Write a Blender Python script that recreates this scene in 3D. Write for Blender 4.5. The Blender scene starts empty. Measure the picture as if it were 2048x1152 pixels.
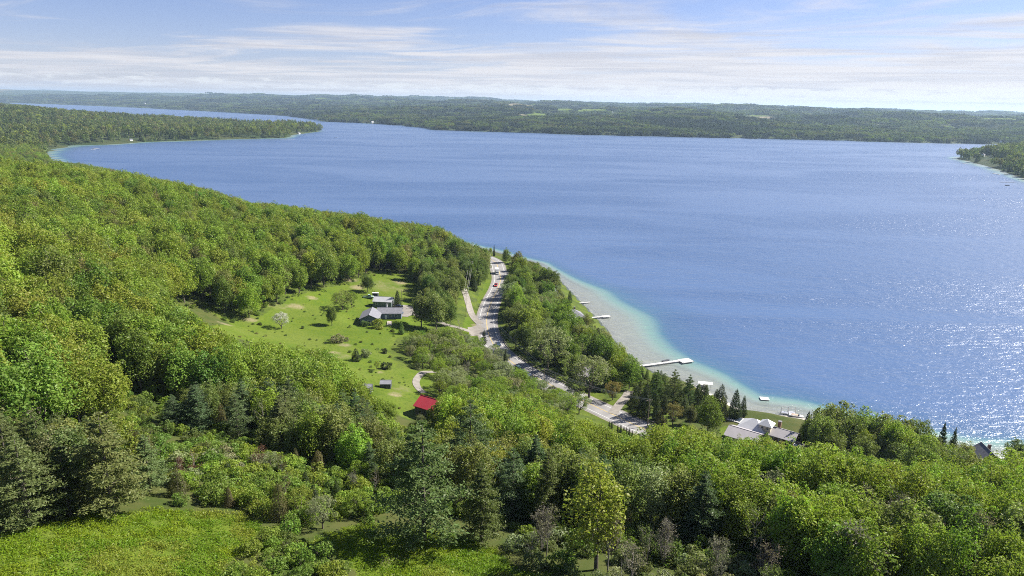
import bpy, math, random
import numpy as np
from mathutils import Vector

random.seed(11)
RNG = np.random.default_rng(7)
R = math.radians
scene = bpy.context.scene
COL = scene.collection

# ------------------------------------------------------------------ camera, sky, sun, exposure
CAM_H = 118.0
PITCH = math.atan((576 - 209) / 1365.333)
ROLL = math.atan(42 / 2048.0)
FPX = 1365.333
cam_data = bpy.data.cameras.new('camera')
cam_data.sensor_width = 36.0
cam_data.lens = 24.0
cam_data.clip_start = 1.0
cam_data.clip_end = 90000.0
cam = bpy.data.objects.new('camera', cam_data)
COL.objects.link(cam)
cam.location = (0, 0, CAM_H)
from mathutils import Matrix
cam.rotation_euler = (Matrix.Rotation(math.pi / 2 - PITCH, 3, 'X') @ Matrix.Rotation(ROLL, 3, 'Z')).to_euler()
scene.camera = cam

SUN_AZ = R(68.0)      # to the right of straight ahead
SUN_EL = R(41.0)
SUN_DIR = Vector((math.sin(SUN_AZ) * math.cos(SUN_EL), math.cos(SUN_AZ) * math.cos(SUN_EL), math.sin(SUN_EL)))

world = bpy.data.worlds.new('World')
scene.world = world
world.use_nodes = True
WN = world.node_tree
WN.nodes.clear()


def nd(tree, typ, **kw):
    n = tree.nodes.new(typ)
    for k, v in kw.items():
        if k.startswith('i_'):
            n.inputs[k[2:].replace('_', ' ')].default_value = v
        else:
            setattr(n, k, v)
    return n


def mth(tree, op, a, b=None, c=None, clamp=False):
    n = tree.nodes.new('ShaderNodeMath')
    n.operation = op
    n.use_clamp = clamp
    for i, v in enumerate((a, b, c)):
        if v is None:
            continue
        if isinstance(v, (int, float)):
            n.inputs[i].default_value = v
        else:
            tree.links.new(v, n.inputs[i])
    return n.outputs[0]


def sstep(tree, x, a, b):
    n = tree.nodes.new('ShaderNodeMapRange')
    n.interpolation_type = 'SMOOTHSTEP'
    n.inputs['From Min'].default_value = a
    n.inputs['From Max'].default_value = b
    tree.links.new(x, n.inputs['Value'])
    return n.outputs[0]


def mix(tree, fac, a, b, blend='MIX'):
    n = tree.nodes.new('ShaderNodeMix')
    n.data_type = 'RGBA'
    n.blend_type = blend
    for s, v in ((n.inputs[0], fac), (n.inputs[6], a), (n.inputs[7], b)):
        if isinstance(v, (int, float)):
            s.default_value = v
        elif isinstance(v, tuple):
            s.default_value = v if len(v) == 4 else (*v, 1)
        else:
            tree.links.new(v, s)
    return n.outputs[2]


def build_sky():
    t = WN
    sky = nd(t, 'ShaderNodeTexSky', sky_type='NISHITA', sun_disc=False, altitude=200.0,
             air_density=1.0, dust_density=0.2, ozone_density=4.0)
    sky.sun_elevation = SUN_EL
    sky.sun_rotation = SUN_AZ
    tc = nd(t, 'ShaderNodeTexCoord')
    sep = nd(t, 'ShaderNodeSeparateXYZ')
    t.links.new(tc.outputs['Generated'], sep.inputs[0])
    x, y, z = sep.outputs
    zc = mth(t, 'MAXIMUM', z, 0.0)
    den = mth(t, 'ADD', zc, 0.035)
    u = mth(t, 'DIVIDE', x, den)
    v = mth(t, 'DIVIDE', y, den)
    # the high cloud deck, on a plane: streaked cirrus and veils
    pl = nd(t, 'ShaderNodeCombineXYZ')
    t.links.new(mth(t, 'MULTIPLY', u, 0.42), pl.inputs[0])
    t.links.new(mth(t, 'ADD', mth(t, 'MULTIPLY', v, 0.75), mth(t, 'MULTIPLY', u, 0.18)), pl.inputs[1])
    n1 = nd(t, 'ShaderNodeTexNoise', i_Scale=0.95, i_Detail=9.0, i_Roughness=0.62, i_Distortion=0.9)
    t.links.new(pl.outputs[0], n1.inputs['Vector'])
    n2 = nd(t, 'ShaderNodeTexNoise', i_Scale=0.33, i_Detail=3.0, i_Roughness=0.5, i_Distortion=0.3)
    t.links.new(pl.outputs[0], n2.inputs['Vector'])
    # a cloud bank that thickens towards the sun's side and towards the horizon
    az = mth(t, 'ARCTAN2', x, y)
    side = sstep(t, az, -0.75, 0.75)
    low = mth(t, 'SUBTRACT', 1.0, sstep(t, z, 0.02, 0.17))
    cov = mth(t, 'ADD', mth(t, 'MULTIPLY', side, 0.22), mth(t, 'MULTIPLY', low, 0.30))
    cov = mth(t, 'ADD', cov, mth(t, 'MULTIPLY', n1.outputs[0], 0.85))
    cov = mth(t, 'ADD', cov, mth(t, 'MULTIPLY', n2.outputs[0], 0.6))
    veil = sstep(t, cov, 0.90, 1.16)
    # low rows of small cumulus just over the horizon
    cu = nd(t, 'ShaderNodeCombineXYZ')
    t.links.new(mth(t, 'MULTIPLY', az, 26.0), cu.inputs[0])
    t.links.new(mth(t, 'MULTIPLY', z, 150.0), cu.inputs[1])
    n3 = nd(t, 'ShaderNodeTexNoise', i_Scale=1.0, i_Detail=8.0, i_Roughness=0.62, i_Distortion=0.4)
    t.links.new(cu.outputs[0], n3.inputs['Vector'])
    band = mth(t, 'MULTIPLY', sstep(t, z, 0.007, 0.016), mth(t, 'SUBTRACT', 1.0, sstep(t, z, 0.02, 0.05)))
    cum = sstep(t, mth(t, 'MULTIPLY', mth(t, 'ADD', n3.outputs[0], mth(t, 'MULTIPLY', side, 0.14)), band), 0.44, 0.62)
    # long grey undersides
    st = nd(t, 'ShaderNodeCombineXYZ')
    t.links.new(mth(t, 'MULTIPLY', az, 4.0), st.inputs[0])
    t.links.new(mth(t, 'MULTIPLY', z, 120.0), st.inputs[1])
    n4 = nd(t, 'ShaderNodeTexNoise', i_Scale=1.0, i_Detail=6.0, i_Roughness=0.6, i_Distortion=0.5)
    t.links.new(st.outputs[0], n4.inputs['Vector'])
    gloom = mth(t, 'MULTIPLY', sstep(t, n4.outputs[0], 0.40, 0.66), 0.85)
    cloud = mix(t, gloom, (6.6, 6.35, 6.4), (4.6, 4.6, 5.1))
    cloud = mix(t, mth(t, 'MULTIPLY', cum, 0.9), cloud, (6.9, 6.85, 6.8))
    fac = mth(t, 'MAXIMUM', mth(t, 'MULTIPLY', veil, 0.88), mth(t, 'MULTIPLY', cum, 0.85))
    clear = mth(t, 'SUBTRACT', 1.0, mth(t, 'MULTIPLY', mth(t, 'SUBTRACT', 1.0, sstep(t, z, 0.003, 0.014)), 0.75))
    fac = mth(t, 'MULTIPLY', fac, clear)
    # below the horizon the sky just goes on
    tone = mix(t, 1.0, sky.outputs[0], (0.87, 0.78, 0.97), 'MULTIPLY')
    full = mix(t, fac, tone, cloud)
    bg = nd(t, 'ShaderNodeBackground')
    bg.inputs['Strength'].default_value = 0.051
    t.links.new(full, bg.inputs['Color'])
    out = nd(t, 'ShaderNodeOutputWorld')
    t.links.new(bg.outputs[0], out.inputs[0])


build_sky()

sun_data = bpy.data.lights.new('sun', 'SUN')
sun_data.energy = 5.0
sun_data.angle = R(0.53)
sun_data.color = (1.0, 0.95, 0.86)
sun = bpy.data.objects.new('sun', sun_data)
COL.objects.link(sun)
sun.rotation_euler = SUN_DIR.to_track_quat('Z', 'Y').to_euler()
sun.location = (0, 0, 400)

scene.view_settings.view_transform = 'Standard'
scene.view_settings.look = 'None'
scene.view_settings.gamma = 1.0
scene.view_settings.use_curve_mapping = False
scene.view_settings.exposure = 1.36
scene.render.engine = 'CYCLES'
cy = scene.cycles
cy.filter_width = 1.0
cy.max_bounces = 6
cy.diffuse_bounces = 3
cy.glossy_bounces = 2
cy.transmission_bounces = 3
cy.transparent_max_bounces = 8
cy.volume_bounces = 0
cy.caustics_reflective = False
cy.caustics_refractive = False
cy.use_denoising = False
cy.sample_clamp_indirect = 6.0
cy.use_adaptive_sampling = False
try:
    cy.denoiser = 'OPENIMAGEDENOISE'
    cy.denoising_input_passes = 'RGB_ALBEDO_NORMAL'
except Exception:
    pass

# ------------------------------------------------------------------ photograph geometry -> places on the ground
_cp, _sp, _cr, _sr = math.cos(PITCH), math.sin(PITCH), math.cos(ROLL), math.sin(ROLL)
FWD = np.array([0, _cp, -_sp])
UPV = np.array([0, _sp, _cp])
RIGHT = np.array([1., 0, 0]) * _cr + UPV * _sr
UP = -np.array([1., 0, 0]) * _sr + UPV * _cr


def ray(px, py):
    return FWD + RIGHT * (px - 1024) / FPX - UP * (py - 576) / FPX


def at(px, py, z=0.0):
    d = ray(px, py)
    t = (z - CAM_H) / d[2]
    return d[0] * t, d[1] * t


def proj(x, y, z):
    v = np.stack([np.asarray(x, float), np.asarray(y, float), np.asarray(z, float) - CAM_H], -1)
    w = v @ FWD
    return 1024 + FPX * (v @ RIGHT) / w, 576 - FPX * (v @ UP) / w, w


# ------------------------------------------------------------------ land and lake
NEAR_SHORE = [(2600, 905), (2250, 925), (1990, 925), (1880, 905), (1760, 880), (1600, 838), (1480, 822), (1390, 772), (1300, 745),
              (1240, 705), (1205, 655), (1165, 612), (1120, 565), (1075, 528), (1000, 508), (900, 482), (830, 466), (680, 438),
              (500, 422), (300, 384), (180, 352), (112, 326), (92, 310), (105, 300), (146, 291), (200, 290), (300, 284), (450, 279),
              (575, 276), (585, 270), (648, 262)]
PEN_BACK = [(640, 258), (575, 256), (500, 254), (300, 248), (200, 240), (120, 229), (70, 219), (0, 214), (-300, 207)]
FAR_SHORE = [(-300, 200), (-150, 202), (60, 207), (200, 212), (400, 222), (560, 231), (628, 239), (640, 243), (720, 246), (800, 251), (855, 257),
             (870, 260), (1050, 266), (1250, 272), (1400, 275), (1700, 282), (1850, 286), (2048, 290), (2300, 294)]
LAKE = [at(*p) for p in NEAR_SHORE + PEN_BACK + FAR_SHORE] + [(9000, 4200), (9000, 300), (1200, 150)]
LAKE = np.array(LAKE)
ISLE = np.array([at(*p) for p in [(1912, 317), (1935, 322), (1985, 336), (2048, 357), (2150, 385), (2300, 400), (2400, 330), (2150, 306),
                                  (2048, 301), (1990, 303), (1950, 311)]])


def poly_sd(P, X, Y):
    """signed distance, positive inside the polygon"""
    out = np.empty(X.shape)
    A = P
    B = np.roll(P, -1, 0)
    for s in range(0, X.size, 30000):
        x = X[s:s + 30000, None]
        y = Y[s:s + 30000, None]
        dx, dy = B[:, 0] - A[:, 0], B[:, 1] - A[:, 1]
        t = np.clip(((x - A[:, 0]) * dx + (y - A[:, 1]) * dy) / (dx * dx + dy * dy), 0, 1)
        d = np.hypot(x - A[:, 0] - t * dx, y - A[:, 1] - t * dy).min(1)
        c = ((A[:, 1] > y) != (B[:, 1] > y)) & (x < dx * (y - A[:, 1]) / np.where(dy == 0, 1e-9, dy) + A[:, 0])
        ins = (c.sum(1) % 2) == 1
        out[s:s + 30000] = np.where(ins, d, -d)
    return out


def shore_sd(X, Y):
    """positive on land"""
    a = -poly_sd(LAKE, X, Y)
    near = (X > 500) & (Y > 700)
    if near.any():
        b = poly_sd(ISLE, X[near], Y[near])
        a[near] = np.maximum(a[near], b)
    return a


def lattice(ix, iy, seed):
    h = (ix.astype(np.int64) * 374761393 + iy.astype(np.int64) * 668265263 + seed * 974634541) & 0xffffffff
    h = ((h ^ (h >> 13)) * 1274126177) & 0xffffffff
    return ((h ^ (h >> 16)) & 0xffff) / 65535.0


def vnoise(x, y, seed=0):
    x = np.asarray(x, float)
    y = np.asarray(y, float)
    ix, iy = np.floor(x), np.floor(y)
    fx, fy = x - ix, y - iy
    fx = fx * fx * (3 - 2 * fx)
    fy = fy * fy * (3 - 2 * fy)
    a, b = lattice(ix, iy, seed), lattice(ix + 1, iy, seed)
    c, d = lattice(ix, iy + 1, seed), lattice(ix + 1, iy + 1, seed)
    return (a * (1 - fx) + b * fx) * (1 - fy) + (c * (1 - fx) + d * fx) * fy


def fbm(x, y, seed=0, octv=4):
    s, a, n = 0.0, 0.5, 0.0
    for i in range(octv):
        s = s + a * vnoise(x * 2 ** i, y * 2 ** i, seed + i)
        n += a
        a *= 0.5
    return s / n


def smooth(e0, e1, x):
    t = np.clip((x - e0) / (e1 - e0), 0, 1)
    return t * t * (3 - 2 * t)


ROAD_PX = [(975, 505), (985, 518), (997, 538), (1001, 556), (996, 575), (987, 593), (979, 612), (974, 632), (974, 652), (979, 672), (991, 694),
           (1012, 715), (1042, 737), (1085, 762), (1135, 788), (1185, 812), (1240, 838), (1300, 865)]
ROAD = [at(px, py, 8.0 - 1.5 * i / 17) for i, (px, py) in enumerate(ROAD_PX)]
ROAD = [(-150, 600), (-75, 560), (-38, 525)] + ROAD[1:] + [(70, 206), (94, 188), (135, 166), (200, 146), (400, 110)]
ROAD = np.array(ROAD)


def catmull(P, n=10):
    P = np.asarray(P, float)
    Q = np.vstack([2 * P[0] - P[1], P, 2 * P[-1] - P[-2]])
    out = []
    for i in range(1, len(Q) - 2):
        for t in np.linspace(0, 1, n, endpoint=False):
            a, b, c, d = Q[i - 1], Q[i], Q[i + 1], Q[i + 2]
            out.append(0.5 * (2 * b + (c - a) * t + (2 * a - 5 * b + 4 * c - d) * t * t + (3 * b - a - 3 * c + d) * t ** 3))
    out.append(P[-1])
    return np.array(out)


ROADC = catmull(ROAD, 8)
ROAD_Z = 7.0


def road_dist(X, Y):
    out = np.full(X.shape, 1e9)
    m = (X > -120) & (X < 460) & (Y > 80) & (Y < 680)
    if m.any():
        A, B = ROADC[:-1], ROADC[1:]
        x, y = X[m][:, None], Y[m][:, None]
        dx, dy = B[:, 0] - A[:, 0], B[:, 1] - A[:, 1]
        res = np.empty(x.shape[0])
        for s in range(0, x.shape[0], 20000):
            xs, ys = x[s:s + 20000], y[s:s + 20000]
            t = np.clip(((xs - A[:, 0]) * dx + (ys - A[:, 1]) * dy) / (dx * dx + dy * dy), 0, 1)
            res[s:s + 20000] = np.hypot(xs - A[:, 0] - t * dx, ys - A[:, 1] - t * dy).min(1)
        out[m] = res
    return out


# spot heights: read off the photograph (pixel, height) or set by hand in metres
SPOT = [(*at(px, py, z), z) for px, py, z in [
    (250, 1080, 62), (0, 1130, 66), (450, 1130, 61), (800, 1140, 58), (1060, 1145, 56), (600, 950, 52), (350, 900, 55), (860, 1070, 56),
    (1400, 1120, 54), (1900, 1130, 54), (850, 832, 23), (772, 772, 21), (735, 782, 23), (600, 690, 22), (560, 652, 21), (470, 652, 24),
    (700, 650, 17.5), (750, 645, 16), (660, 600, 18), (770, 610, 15.5), (800, 560, 17), (730, 572, 18.5), (640, 585, 21), (830, 640, 13),
    (870, 690, 13), (800, 720, 17), (840, 760, 18), (930, 640, 9.5), (940, 600, 10.5), (900, 740, 13), (950, 720, 10), (1000, 790, 13),
    (1080, 830, 13), (1160, 850, 11)]]
SPOT += [(-93, 118, 60), (-157, 207, 61), (-96, 172, 51), (-346, 514, 50), (-262, 495, 45), (-188, 485, 29), (-122, 505, 18), (-69, 475, 16),
         (-300, 300, 64), (-450, 400, 62), (-400, 700, 22), (-600, 800, 16), (-230, 620, 8), (-150, 600, 5), (-330, 700, 8), (-300, 640, 14), (-420, 760, 12), (-190, 560, 14), (-90, 560, 8), (-520, 850, 12), (-450, 640, 26), (-700, 500, 60), (-50, 135, 45), (-38, 165, 33), (-75, 172, 43),
         (-95, 220, 36), (-115, 255, 31), (-135, 290, 32), (-150, 340, 36), (-125, 380, 26), (0, 120, 45), (0, 150, 35), (0, 180, 24),
         (25, 195, 14), (45, 190, 14), (60, 165, 22), (90, 123, 38), (105, 150, 25), (130, 165, 17), (60, 120, 42), (160, 120, 36), (200, 90, 44),
         (-60, -50, 75), (60, -50, 72), (0, 20, 68), (-120, 60, 70), (150, 40, 60), (300, 40, 50), (300, -200, 70), (-300, -200, 80),
         (-300, 60, 74), (-600, 100, 80), (0, -400, 85), (-40, 440, 12), (-30, 400, 11), (0, 330, 8), (25, 300, 6), (20, 420, 6), (60, 250, 5.5),
         (95, 232, 5), (130, 215, 5), (200, 190, 6), (150, 195, 5.5), (110, 205, 5.5), (-700, 1000, 22), (-1000, 800, 45), (-1200, 400, 70), (600, -200, 60), (500, 60, 30)]
SPOT = np.array(SPOT)


def rbf_fit(S):
    n = len(S)
    D = np.hypot(S[:, None, 0] - S[None, :, 0], S[:, None, 1] - S[None, :, 1])
    K = np.zeros((n + 3, n + 3))
    K[:n, :n] = D - np.eye(n) * 6.0
    K[:n, n] = K[n, :n] = 1
    K[:n, n + 1] = K[n + 1, :n] = S[:, 0] / 100
    K[:n, n + 2] = K[n + 2, :n] = S[:, 1] / 100
    return np.linalg.solve(K, np.concatenate([S[:, 2], np.zeros(3)]))


RBF = rbf_fit(SPOT)


def near_height(X, Y):
    out = np.empty(X.shape)
    for s in range(0, X.size, 30000):
        x, y = X[s:s + 30000], Y[s:s + 30000]
        D = np.hypot(x[:, None] - SPOT[:, 0], y[:, None] - SPOT[:, 1])
        out[s:s + 30000] = D @ RBF[:-3] + RBF[-3] + RBF[-2] * x / 100 + RBF[-1] * y / 100
    return out


PADS = []   # (x, y, radius, z) level building plots, filled below


def heights(X, Y, sd=None):
    X = np.asarray(X, float).ravel()
    Y = np.asarray(Y, float).ravel()
    if sd is None:
        sd = shore_sd(X, Y)
    d = np.hypot(X + 50, Y - 300)
    w = 1 - smooth(650, 1150, d)
    land = np.zeros(X.shape)
    m = w > 0
    if m.any():
        nh = near_height(X[m], Y[m]) + (fbm(X[m] / 22, Y[m] / 22, 5, 3) - 0.5) * 1.3
        land[m] = nh * w[m]
    f = w < 1
    if f.any():
        x, y, s = X[f], Y[f], np.maximum(sd[f], 0)
        big = fbm(x / 1900 + 3.3, y / 1500 + 1.7, 21, 3)
        mid = fbm(x / 520, y / 420, 31, 3)
        amp = 200 - 95 * smooth(-3000, 3000, x / np.maximum(y, 1) * 5000)
        rise = amp * (1 - np.exp(-s / 2300)) * (0.66 + 0.68 * big) + 105 * (mid - 0.5) * smooth(60, 900, s) + 7 * smooth(0, 60, s)
        # the wooded spit on the left and the point on the right stay low
        spit = (x < -450) & (y < 3100 + (-x - 700) * 0.886) & (y > 1200) & (x > -5500)
        tall = 9 + 8 * smooth(-900, -1400, x) + 46 * smooth(-1250, -2100, x) + 10 * (mid - 0.5)
        rise = np.where(spit, np.minimum(rise, tall), rise)
        isle = (x > 700) & (y < 2500)
        rise = np.where(isle, np.minimum(rise, 6 + 10 * mid), rise)
        # low land left behind the hills
        land[f] += rise * (1 - w[f])
    land = np.minimum(land, 0.35 + 0.35 * np.maximum(sd, 0) + 0.0009 * np.maximum(sd, 0) ** 2)
    s = np.maximum(-sd, 0)
    s = s * (1.0 + 0.7 * smooth(75, 112, X) * smooth(340, 285, Y) + 2.2 * smooth(430, 520, Y)) * (0.80 + 0.4 * vnoise(X / 38, Y / 38, 15)) * (1 + 1.2 * smooth(600, 1300, np.hypot(X, Y)) * np.where(((X < -450) & (Y < 2400)) | ((X > 600) & (Y < 2300)), -.45, 1.0))
    bed = -(0.055 * np.minimum(s, 17) + 0.25 * np.clip(s - 17, 0, 11) + 0.60 * np.clip(s - 28, 0, 8) + 0.22 * np.clip(s - 36, 0, 80)) - 0.03
    h = np.where(sd > 0, np.maximum(land, 0.05), bed)
    rd = road_dist(X, Y)
    k = 1 - smooth(6.5, 17, rd)
    h = np.where(sd > 0, h * (1 - k) + ROAD_Z * k, h)
    for (px_, py_, r_, z_) in PADS:
        dd = np.hypot(X - px_, Y - py_)
        k = 1 - smooth(r_, r_ + 7, dd)
        h = np.where(sd > -6, h * (1 - k) + z_ * k, h)
    return h


def hz(x, y):
    return float(heights(np.array([x]), np.array([y]))[0])


def pick(px, py, lift=0.0):
    """the place on the land that the photograph shows at this pixel"""
    d = ray(px, py)
    L = math.hypot(d[0], d[1])
    s = np.concatenate([np.arange(40, 700, 2.0), np.arange(700, 12000, 20.0)])
    X, Y, Z = d[0] / L * s, d[1] / L * s, CAM_H + d[2] / L * s
    g = np.maximum(heights(X, Y), 0) + lift
    below = np.nonzero(Z < g)[0]
    i = below[0] if len(below) else len(s) - 1
    i = max(i, 1)
    a, b = Z[i - 1] - g[i - 1], Z[i] - g[i]
    t = a / (a - b) if a != b else 0.0
    return float(X[i - 1] + t * (X[i] - X[i - 1])), float(Y[i - 1] + t * (Y[i] - Y[i - 1]))


# ------------------------------------------------------------------ materials
MATS = {}


def mat(name, col, rough=0.8, metal=0.0, noise=0.12, nscale=0.6, bump=0.0, spec=0.3):
    """plain surface with a little procedural unevenness of tone"""
    if name in MATS:
        return MATS[name]
    m = bpy.data.materials.new(name)
    m.use_nodes = True
    t = m.node_tree
    b = t.nodes['Principled BSDF']
    b.inputs['Roughness'].default_value = rough
    b.inputs['Metallic'].default_value = metal
    b.inputs['Specular IOR Level'].default_value = spec
    tc = nd(t, 'ShaderNodeTexCoord')
    n = nd(t, 'ShaderNodeTexNoise', i_Scale=nscale, i_Detail=6.0, i_Roughness=0.65)
    t.links.new(tc.outputs['Object'], n.inputs['Vector'])
    lo = tuple(c * (1 - noise) for c in col)
    hi = tuple(min(1, c * (1 + noise)) for c in col)
    c = mix(t, sstep(t, n.outputs[0], 0.3, 0.7), lo, hi)
    t.links.new(c, b.inputs['Base Color'])
    if bump:
        bp = nd(t, 'ShaderNodeBump', i_Strength=bump, i_Distance=0.05)
        t.links.new(n.outputs[0], bp.inputs['Height'])
        t.links.new(bp.outputs[0], b.inputs['Normal'])
    MATS[name] = m
    return m


def leaf_mat(name, source, trans=0.42, gloss=0.0):
    """foliage: diffuse + light through the leaf; tone per tree from the object or the scattered copy"""
    m = bpy.data.materials.new(name)
    m.use_nodes = True
    t = m.node_tree
    t.nodes.clear()
    if source == 'object':
        oi = nd(t, 'ShaderNodeObjectInfo')
        base = oi.outputs['Color']
        rnd = oi.outputs['Random']
    else:
        a = nd(t, 'ShaderNodeAttribute', attribute_type='INSTANCER', attribute_name='tint')
        base = a.outputs['Color']
        oi = nd(t, 'ShaderNodeObjectInfo')
        rnd = oi.outputs['Random']
    geo = nd(t, 'ShaderNodeNewGeometry')
    isl = geo.outputs['Random Per Island']
    hsv = nd(t, 'ShaderNodeHueSaturation')
    t.links.new(base, hsv.inputs['Color'])
    t.links.new(mth(t, 'ADD', mth(t, 'MULTIPLY', isl, 0.03), 0.485), hsv.inputs['Hue'])
    hsv.inputs['Saturation'].default_value = 1.0
    t.links.new(mth(t, 'ADD', mth(t, 'MULTIPLY', isl, 0.45), mth(t, 'ADD', mth(t, 'MULTIPLY', rnd, 0.25), 0.65)), hsv.inputs['Value'])
    col = hsv.outputs[0]
    df = nd(t, 'ShaderNodeBsdfDiffuse')
    t.links.new(col, df.inputs['Color'])
    tr = nd(t, 'ShaderNodeBsdfTranslucent')
    t.links.new(mix(t, 1.0, col, (1.05, 1.2, 0.6), 'MULTIPLY'), tr.inputs['Color'])
    mx = nd(t, 'ShaderNodeMixShader')
    mx.inputs[0].default_value = trans
    t.links.new(df.outputs[0], mx.inputs[1])
    t.links.new(tr.outputs[0], mx.inputs[2])
    gl = nd(t, 'ShaderNodeBsdfGlossy')
    gl.inputs['Roughness'].default_value = 0.45
    gl.inputs['Color'].default_value = (1, 1, 1, 1)
    m2 = nd(t, 'ShaderNodeMixShader')
    m2.inputs[0].default_value = 0.008 + gloss
    t.links.new(mx.outputs[0], m2.inputs[1])
    t.links.new(gl.outputs[0], m2.inputs[2])
    o = nd(t, 'ShaderNodeOutputMaterial')
    t.links.new(m2.outputs[0], o.inputs['Surface'])
    MATS[name] = m
    return m


LEAF = leaf_mat('leaf_foliage', 'object')
LEAF_S = leaf_mat('leaf_foliage_scattered', 'inst')
BARK = mat('bark', (0.10, 0.085, 0.07), 0.95, noise=0.35, nscale=2.0, bump=0.4)
TWIG = mat('grey_twigs', (0.20, 0.18, 0.165), 0.95, noise=0.25, nscale=3.0)
# ------------------------------------------------------------------ ground sheet
HOUSE = at(752, 640, 15.6)
GARAGE = at(768, 611, 15.4)
BARN = at(861, 826, 22.5)
LAKEHOUSE = at(1522, 862, 3.6)
PADS += [(*HOUSE, 11, 15.6), (*GARAGE, 8, 15.4), (*at(800, 622, 15.3), 7, 15.3), (*BARN, 7, 22.5), (*at(772, 775, 21.3), 3, 21.3), (*at(734, 783, 22.6), 3, 22.6),
         (*LAKEHOUSE, 17, 3.2), (*at(1570, 888, 3.2), 6, 3.2), (*at(1190, 765, 4.5), 10, 4.5), (*at(1142, 640, 4.0), 8, 4.0),
         (*at(1100, 600, 4.2), 7, 4.2), (*at(1968, 925, 4), 8, 4.0)]

FIELD_LOW = [(-90, 1080), (60, 1060), (150, 1036), (300, 1022), (420, 1024), (490, 1032), (520, 1060), (500, 1090), (455, 1120), (430, 1175), (430, 1300), (-90, 1300)]
FIELD_MID = [(590, 1095), (640, 1075), (720, 1050), (800, 1056), (900, 1066), (985, 1100), (1040, 1148), (1090, 1140), (1120, 1170), (1100, 1300), (720, 1300), (715, 1140), (650, 1100)]
MEADOW = [(415, 652), (470, 642), (520, 640), (548, 615), (600, 590), (660, 574), (720, 562), (765, 542), (812, 552), (835, 575), (850, 620), (858, 650), (852, 668),
          (800, 672), (772, 700), (790, 735), (835, 742), (862, 760), (852, 790), (852, 822), (828, 842), (800, 832), (770, 800), (720, 790), (690, 740), (640, 712), (560, 696), (470, 676)]
LAWN_ROAD = [(932, 630), (958, 640), (962, 668), (925, 672)]
LAWN_LAKE = [(1440, 856), (1460, 848), (1458, 880), (1440, 880)]
VERGE = [(955, 600), (975, 560), (985, 560), (985, 585), (965, 615)]


def world_poly(pp):
    return np.array([pick(*p) for p in pp])


GRASS_POLYS = [world_poly(p) for p in (FIELD_LOW, FIELD_MID, MEADOW, LAWN_ROAD, LAWN_LAKE, VERGE)]
HILL_GAP = pick(183, 506)
DIRT_SPOTS = [(*pick(735, 568), 7.5), (*pick(715, 575), 5), (*pick(690, 690), 4), (*pick(665, 705), 3.5), (*pick(590, 612), 5), (*pick(625, 596), 4), (*pick(1075, 1145), 2.2),
              (*pick(790, 790), 3), (*pick(500, 640), 4), (*pick(450, 648), 4), (*pick(560, 880), 3.5), (*HILL_GAP, 7), (*pick(950, 650), 3), (*pick(1130, 855), 5),
              (*pick(760, 745), 2.2), (*pick(800, 565), 5), (*pick(820, 1105), 2.5), (*pick(780, 1120), 2.5), (*pick(700, 560), 5), (*pick(765, 572), 13), (*pick(800, 578), 9), (*pick(560, 612), 8), (*pick(680, 712), 7), (*pick(800, 775), 6)]
FIELDS_FAR = [np.array([pick(*q) for q in p]) for p in (
    [(1000, 236), (1060, 227), (1125, 226), (1095, 234)], [(1090, 219), (1150, 216), (1215, 218), (1130, 221)], [(1010, 210), (1055, 207), (1075, 212), (1015, 216)],
    [(1455, 240), (1500, 229), (1540, 230), (1560, 240)], [(1380, 236), (1400, 231), (1430, 233), (1410, 238)])]


STRIP = np.array([(-150, 290), (-120, 345), (-85, 400), (-45, 440), (-20, 520), (5, 520), (40, 450), (60, 340), (72, 285), (66, 240), (60, 205), (20, 205), (-40, 190), (-60, 210), (-120, 270)], float)


def axis(lo, hi, a, b, step, ratio):
    mid = list(np.arange(a, b + step, step))
    r, s = [], step
    x = mid[-1]
    while x < hi:
        s *= ratio
        x += s
        r.append(x)
    l, s, x = [], step, mid[0]
    while x > lo:
        s *= ratio
        x -= s
        l.append(x)
    return np.array(l[::-1] + mid + r)


GX = axis(-30000, 30000, -170, 210, 2.2, 1.045)
GY = axis(-4000, 45000, 56, 470, 2.2, 1.045)
gx, gy = np.meshgrid(GX, GY)
gsd = shore_sd(gx.ravel(), gy.ravel())
gh = heights(gx.ravel(), gy.ravel(), gsd)
X_, Y_ = gx.ravel(), gy.ravel()


def far_field_mask(X, Y, sd):
    d = np.hypot(X, Y)
    a = vnoise(X / 520 + 9.1, Y / 330 + 4.2, 77)
    b = vnoise(X / 190 + 2.0, Y / 240, 78)
    m = ((a * 0.7 + b * 0.45) > 0.87) & (sd > 350) & (d > 3000)
    for P in FIELDS_FAR:
        m |= (poly_sd(P, X, Y) > -4)
    return m


def mesh_obj(name, verts, faces, material=None, smooth_=False, parent=None):
    me = bpy.data.meshes.new(name)
    verts = np.asarray(verts, np.float32)
    faces = np.asarray(faces, np.int32)
    me.vertices.add(len(verts))
    me.vertices.foreach_set('co', verts.ravel())
    k = faces.shape[1]
    me.loops.add(faces.size)
    me.loops.foreach_set('vertex_index', faces.ravel())
    me.polygons.add(len(faces))
    me.polygons.foreach_set('loop_start', np.arange(0, faces.size, k, dtype=np.int32))
    if smooth_:
        me.polygons.foreach_set('use_smooth', np.ones(len(faces), bool))
    me.update(calc_edges=True)
    if material:
        me.materials.append(material)
    o = bpy.data.objects.new(name, me)
    COL.objects.link(o)
    if parent:
        o.parent = parent
    return o


def grid_faces(nx, ny):
    i = np.arange(nx * ny).reshape(ny, nx)
    return np.stack([i[:-1, :-1], i[:-1, 1:], i[1:, 1:], i[1:, :-1]], -1).reshape(-1, 4)


def tag(o, label=None, cat=None, group=None, kind=None):
    for k, v in (('label', label), ('category', cat), ('group', group), ('kind', kind)):
        if v:
            o[k] = v
    return o


GF = grid_faces(len(GX), len(GY))


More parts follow.
